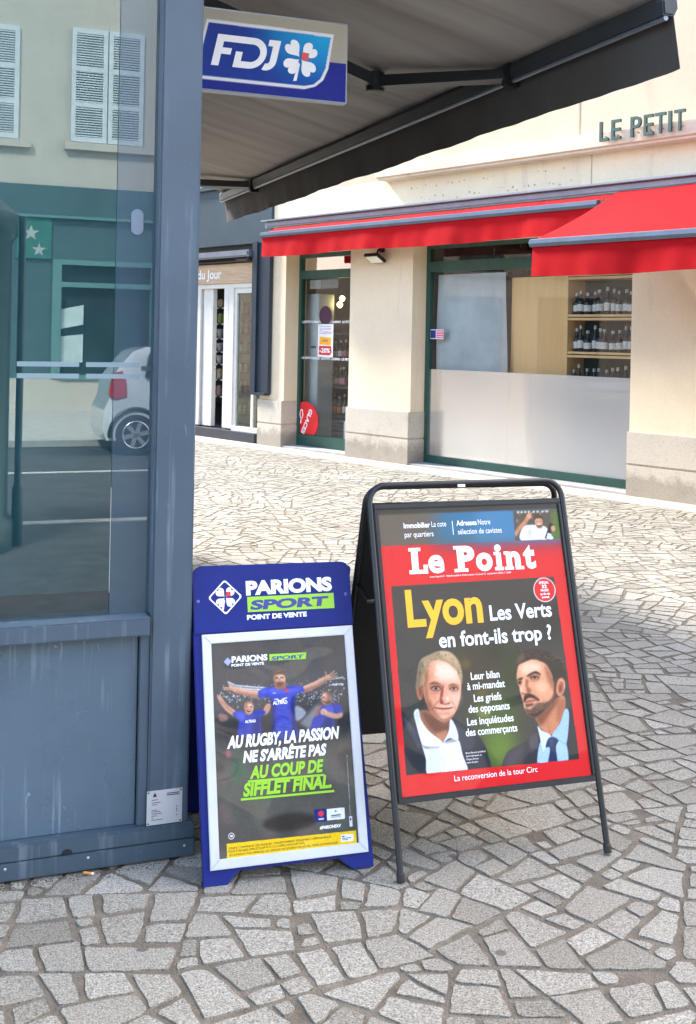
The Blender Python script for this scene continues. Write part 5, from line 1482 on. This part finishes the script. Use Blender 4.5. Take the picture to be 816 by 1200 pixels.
# round badge
bx, by = 559, 796
cv.ell(bx, by, 39, 38.5, (240, 235, 235)); cv.ell(bx, by, 36.5, 36, (214, 22, 30))
po = cv.mesh(MAG, 1.0, 'poster', PRINT, fp)
Z = 1.6
def T(s, x0, x1, b, c, nm, m=INK_WHITE, bold=.02, par=None, mb=None): return text(MAG, s, x0, x1, b, c, Z, nm, m, par or po, bold, mb=mb)
T('Immobilier', 97, 186, 1006, 17, 'strip_lettering', bold=.022); T('La cote', 191, 241, 1008, 17, 'strip_lettering', bold=.0); T('par quartiers', 98, 195, 978, 17, 'strip_lettering', bold=0.0)
T('Adresses', 276, 346, 1009, 17, 'strip_lettering', bold=.022); T('Notre', 351, 394, 1010, 17, 'strip_lettering', bold=0.0); T('sélection de cavistes', 279, 431, 982, 17, 'strip_lettering', bold=0.0)
g = MB(MAG); g.box(262 + 9, 264 + 9, 978, 1022, 1.4, Z); g.build('divider', INK_WHITE, po)
# slab-serif magazine title: letters with serif slabs
k = MAG.k
b0 = 864
def slab(g, x0, x1, y0, y1, z=Z + .25):
    g.flat([(x0 + k * y0, y0 - k * x0), (x1 + k * y0, y0 - k * x1), (x1 + k * y1, y1 - k * x1), (x0 + k * y1, y1 - k * x0)], z)
def title(ch, args, slabs, dot=False):
    g = MB(MAG)
    if ch: T(ch, *args[:4], '', bold=args[4], mb=g)
    for q, sl in enumerate(slabs): slab(g, *sl, Z + .1 + .08 * q)
    if dot: g.flat([(418 + 11.5 * math.cos(a), b0 + 66 + 11.5 * math.sin(a)) for a in np.linspace(0, 2 * math.pi, 18)[:-1]], Z)
    g.build('title_letter', INK_WHITE, po, recalc=False)
title('', (), [(106, 146, b0 + 70, b0 + 80), (114, 136, b0 + 8, b0 + 72), (104, 166, b0, b0 + 12), (152, 166, b0 + 11, b0 + 27)])
title('e', (169, 222, b0, 80, .03), [])
title('P', (268, 328, b0 + 2, 79, .055), [(255, 302, b0, b0 + 10), (257, 285, b0 + 71, b0 + 81)])
title('o', (331, 388, b0, 80, .05), [])
title('', (), [(394, 425, b0, b0 + 10), (401, 419, b0 + 8, b0 + 55), (394, 412, b0 + 48, b0 + 58)], True)
title('n', (436, 486, b0 + 1, 79, .05), [(429, 460, b0, b0 + 10), (466, 496, b0, b0 + 10), (429, 446, b0 + 48, b0 + 58)])
title('t', (497, 539, b0 + 1, 84, .045), [])
T('www.lepoint.fr  Hebdomadaire d’information du jeudi 21 septembre 2023 n° 2668', 170, 448, 852, 5.5, 'date_line', bold=0.0)
T('Lyon', 84, 337, 705, 113, 'headline', INK_YELLOW, .03)
T('Les Verts', 360, 575, 711, 47, 'headline', INK_WHITE, .022)
T('en font-ils trop ?', 182, 566, 640, 46, 'headline', INK_WHITE, .022)
for s, a, b, y in (('Leur bilan', 276, 372, 538), ('à mi-mandat', 261, 387, 509), ('Les griefs', 279, 371, 473), ('des opposants', 258, 395, 443), ('Les inquiétudes', 250, 404, 407), ('des commerçants', 242, 413, 377)):
    T(s, a, b, y, 22, 'subheading', INK_WHITE, .016)
T('La reconversion de la tour Circ', 192, 466, 255, 16, 'footer_lettering', INK_WHITE, .0)
for i, s in enumerate(('Bruno Bernard, président', 'de la métropole, et', 'Grégory Doucet,', 'maire de Lyon.')): T(s, 236, 236 + len(s) * 2.7, 327 - i * 9, 5, 'caption', INK_WHITE, 0.0)
for s, w_, y, c in (('SPÉCIAL', 34, 813, 7.5), ('32', 18, 799, 11), ('PAGES', 28, 789, 7), ('en fin de', 34, 778, 7), ('journal', 26, 768, 7)): T(s, bx - w_ / 2, bx + w_ / 2, y + 2, c, 'badge_lettering', INK_WHITE, .03)

# ------------------------------------------------------------------ litter
GRIT = M('grit', (0.10, 0.085, 0.065), .95, 0, .5, 40)
gg = random.Random(8)
g = MB(KIO)
def crumb(u, w_, r_):
    k_ = gg.randint(4, 6); a0 = gg.uniform(0, 6)
    g.prism([(u + r_ * math.cos(a0 + 6.283 * q / k_) * gg.uniform(.6, 1.2), .0002 + .0 ) for q in range(0)], 0, 0) if False else None
    b_ = [KIO.pt(u + r_ * math.cos(a0 + 6.283 * q / k_) * gg.uniform(.6, 1.2), -.001, w_ + r_ * math.sin(a0 + 6.283 * q / k_) * gg.uniform(.6, 1.2)) for q in range(k_)]
    g._add(b_ + [KIO.pt(u, r_ * .8, w_)], [(q, (q + 1) % k_, k_) for q in range(k_)])
for i in range(420): crumb(gg.uniform(-.7, .03), .012 + abs(gg.gauss(0, .018)), gg.uniform(.001, .004))
for i in range(260): crumb(gg.uniform(-.6, 1.6), gg.uniform(.0, .8), gg.uniform(.0008, .0026))
tag(g.build('grit', GRIT), kind='stuff')
cb = thing('cigarette_butt', (-0.714, 3.292, 0), 'orange and white cigarette butt on the paving in front of the kiosk', 'litter')
L = Fr((-0.714, 3.282, 0.004), Vector((.97, -.22, 0)), Vector((.22, .97, 0)), (0, 0, 1))
g = MB(L); g.lathe((0, 0, 0), [(.0039, -.015), (.0039, .010)], 10, 'u'); g.build('filter', M('filter_orange', (.70, .28, .06), .7), cb, True)
g = MB(L); g.lathe((0, 0, 0), [(.0038, .0105), (.0036, .016)], 10, 'u'); g.build('paper_end', WP, cb, True)

# ------------------------------------------------------------------ across the street (seen in the kiosk window)
OWALL = stucco('street_wall', (0.50, 0.465, 0.40), (0.42, 0.38, 0.31), .5)
OTEAL = M('teal_shopfront', (0.05, 0.10, 0.11), .45, 0, .12, 2)
OTEAL2 = M('teal_trim', (0.10, 0.22, 0.21), .45, 0, .1, 2)
SHUT = M('shutter_paint', (0.55, 0.60, 0.62), .5, 0, .1, 4)
SHUTD = M('shutter_gap', (0.10, 0.13, 0.15), .7)
ob = thing('street_building', KIO.pt(3, 0, 20.4), 'beige shuttered building with teal shop front across the street, mirrored in the kiosk window', 'building')
WO = 20.2
g = MB(KIO); g.box(-14, 18, 4.52, 13, WO, WO + .5); g.box(-14, 18, 0.0, 0.66, WO - .02, WO + .5); g.build('wall', OWALL, ob)
g = MB(KIO); g.box(-14, 18, 3.92, 4.52, WO - .12, WO + .5, .02); g.box(-14, 18, 3.05, 3.90, WO - .05, WO + .5); g.build('shop_fascia', OTEAL, ob)
g = MB(KIO); g.box(-14, 18, 3.87, 3.93, WO - .16, WO); g.build('fascia_trim', OTEAL2, ob)
g = MB(KIO); g.box(-14, 1.86, 0.66, 3.05, WO - .03, WO + .5); g.box(4.5, 18, .66, 3.05, WO - .03, WO + .5); g.build('shop_pier', OTEAL, ob)
g = MB(KIO)
for a, b, c, d in ((1.86, 2.04, .66, 3.05), (3.85, 4.0, .66, 3.05), (2.04, 3.85, 2.95, 3.05), (2.04, 3.85, 2.5, 2.6), (2.04, 4.5, .62, .72), (4.0, 4.5, 2.9, 3.05)): g.box(a, b, c, d, WO - .06, WO + .1)
g.build('shop_frame', OTEAL2, ob)
g = MB(KIO); g.box(2.04, 4.5, .7, 3.0, WO + .1, WO + .15); g.build('shop_pane', M('dark_pane', (0.02, 0.04, 0.045), .1, 0, .3, 2), ob)
for q, (a, b) in enumerate(((1.15, 1.75), (1.78, 1.95))): pass
g = MB(KIO); g.prism([(2.06, 1.65), (2.5, 1.75), (2.5, 2.15), (2.06, 2.05)], WO + .05, WO + .06); g.prism([(2.06, .95), (2.5, .98), (2.5, 1.55), (2.06, 1.5)], WO + .05, WO + .06); g.build('window_notice', M('notice_white', (.45, .55, .55), .6), ob)
g = MB(KIO); g.box(1.15, 1.82, 3.05, 3.9, WO - .1, WO - .05); lg = g.build('bank_emblem', M('bank_green', (0.03, 0.15, 0.12), .4), ob)
g = MB(KIO)
for cx_, cy_, r_ in ((1.42, 3.55, .17), (1.58, 3.22, .15)):
    g.flat([(cx_ + (r_ if i % 2 == 0 else r_ * .38) * math.cos(i * math.pi / 5 + .3), cy_ + (r_ if i % 2 == 0 else r_ * .38) * math.sin(i * math.pi / 5 + .3)) for i in range(10)], WO - .105)
g.build('emblem_star', M('dull_white', (0.34, 0.38, 0.36), .6), lg)
def shutters(u0, u1, h0, h1):
    f = MB(KIO); mid = (u0 + u1) / 2
    f.box(u0, u1, h0, h1, WO - .01, WO); win_ = f.build('window', SHUTD, ob)
    for a, b in ((u0, mid - .01), (mid + .01, u1)):
        g = MB(KIO)
        g.box(a, a + .09, h0, h1, WO - .06, WO - .01); g.box(b - .09, b, h0, h1, WO - .06, WO - .01)
        hh_ = (h1 - h0)
        for q in (0, .32, .65, 1): 
            c = h0 + q * (hh_ - .1); g.box(a + .09, b - .09, c, c + .1, WO - .06, WO - .01)
        n = 42
        for q in range(n):
            c = h0 + .1 + (hh_ - .2) * (q + .5) / n
            g.box(a + .09, b - .09, c - .012, c + .012, WO - .055, WO - .02)
        g.build('shutter', SHUT, win_)
    g = MB(KIO); g.box(u0 - .12, u1 + .25, h0 - .17, h0 - .02, WO - .12, WO); g.build('sill', OWALL, win_)
shutters(2.16, 3.62, 5.45, 7.75); shutters(-.4, 1.14, 5.42, 7.65); shutters(5.3, 6.8, 5.45, 7.75); shutters(-3.6, -2.1, 5.45, 7.75)
shutters(2.16, 3.62, 9.2, 11.4); shutters(-.4, 1.14, 9.2, 11.4)
# white hatchback parked by the far kerb
car = thing('white_hatchback', KIO.pt(3.4, -0.1, 12.3 + .8), 'white hatchback with red tail lamp parked across the street, mirrored in the kiosk window', 'car')
CARP = M('white_car_paint', (0.62, 0.66, 0.68), .25, 0, .02, 3, coat=1)
g = MB(KIO)
prof = [(1.74, .20), (1.68, .36), (1.70, .62), (1.78, .80), (1.80, 1.02), (1.90, 1.18), (2.10, 1.42), (2.28, 1.49), (3.4, 1.46), (3.7, 1.38), (4.35, 1.02), (5.1, .88), (5.35, .70), (5.38, .35), (5.3, .20)]
n = len(prof)
rows_ = []
for wv, sc in ((12.30, .93), (12.36, 1.0), (12.9, 1.0), (13.5, 1.0), (13.56, .93)):
    rows_.append([g.bm.verts.new(KIO.pt(3.4 + (u - 3.4) * sc, -.1 + .2 + (h - .2) * (sc if h > 1 else 1), wv + (0.12 * (1 if wv < 12.6 else -1) if h > 1.1 and wv != 12.9 else 0))) for u, h in prof])
for A_, B_ in zip(rows_[:-1], rows_[1:]):
    for i in range(n): g.bm.faces.new((A_[i], A_[(i + 1) % n], B_[(i + 1) % n], B_[i]))
g.bm.faces.new(rows_[0]); g.bm.faces.new(rows_[-1][::-1])
g.build('body', CARP, car, True)
g = MB(KIO); g.prism([(2.25, .98), (2.30, 1.30), (2.5, 1.36), (3.35, 1.34), (3.35, .96)], 12.385, 12.30); g.prism([(3.43, .96), (3.43, 1.34), (3.6, 1.28), (4.1, .96)], 12.385, 12.30); g.build('side_window', M('car_glass', (.02, .025, .03), .1), car)
g = MB(KIO); g.prism([(1.76, .72), (1.80, 1.02), (1.93, 1.06), (1.98, .92), (2.0, .70), (1.86, .66)], 12.40, 12.285, .01); g.build('tail_light', M('tail_red', (.55, .02, .03), .2), car)
g = MB(KIO); g.tube([(2.13 + .36 * math.cos(a), .18 + .36 * math.sin(a), 12.292) for a in np.linspace(-.1, math.pi + .1, 16)], .03, 6); g.build('wheel_arch', BLACK_MET, car)
for uu in (2.13, 4.62):
    g = MB(KIO); g.lathe((uu, .18, 12.28), [(.2, 0), (.27, 0), (.285, .03), (.285, .18)], 24, 'w'); ty = g.build('wheel', M('tyre', (.015, .015, .015), .8) if 'tyre' not in bpy.data.materials else bpy.data.materials['tyre'], car, True)
    g = MB(KIO); 
    for q in range(6):
        a = q * math.pi / 3 + .2; g.prism([(uu + .03 * math.cos(a + 1.2), .18 + .03 * math.sin(a + 1.2)), (uu + .19 * math.cos(a + .16), .18 + .19 * math.sin(a + .16)), (uu + .19 * math.cos(a - .16), .18 + .19 * math.sin(a - .16)), (uu + .03 * math.cos(a - 1.2), .18 + .03 * math.sin(a - 1.2))], 12.265, 12.28)
    g.tube([(uu + .185 * math.cos(a), .18 + .185 * math.sin(a), 12.272) for a in np.linspace(0, 2 * math.pi, 25)[:-1]], .012, 6, True)
    g.build('rim', M('rim_silver', (.5, .52, .55), .3, .6) if 'rim_silver' not in bpy.data.materials else bpy.data.materials['rim_silver'], ty)
# thin post, and a dark column made up to block the mirrored street
col_ = thing('added_dark_column', KIO.pt(-.68, 0, 5.2), 'dark green column added out of view to darken the left of the kiosk window', 'column')
DG = M('column_green', (0.012, 0.032, 0.03), .4)
g = MB(KIO); g.lathe((-.68, 0, 5.2), [(.60, 0), (.60, .2), (.56, .25), (.56, 2.2), (.60, 2.25), (.60, 2.4), (.3, 2.65), (.02, 2.9)], 28); g.build('drum', DG, col_, True)
g = MB(KIO); g.lathe((-.05, 0, 5.2), [(.04, 0), (.04, .42), (.026, .45), (.026, 2.4)], 10); tag(g.build('thin_post', DG, None, True), 'thin dark green post beside the added column', 'post')

# building closing the square on the left (mirrored in the shop windows)
CB = Fr((-21, 4, 0), (0, 1, 0), (0, 0, 1), (1, 0, 0))
cbld = thing('corner_building', CB.pt(15, 0, -3), 'sandy three storey building closing the square far to the left', 'building')
g = MB(CB); g.box(0, 34, 0, 8.6, -8, 0); g.box(-.2, 34.2, 8.6, 8.9, -8, .3); g.build('wall', stucco('sand_wall', (0.36, 0.31, 0.25)), cbld)
DP = bpy.data.materials['dark_pane']
for st_ in range(3):
    for q in range(11):
        h0 = .4 if st_ == 0 else 1.2 + st_ * 2.6
        g = MB(CB); g.box(.8 + q * 3, 2.2 + q * 3 + (.5 if st_ == 0 else 0), h0, h0 + (2.6 if st_ == 0 else 1.6), -.05, .02); wv_ = g.build('window', DP, cbld)
        g = MB(CB); g.box(.65 + q * 3, 2.35 + q * 3, h0 - .15, h0 - .02, -.02, .14); g.build('sill', KERB, wv_)
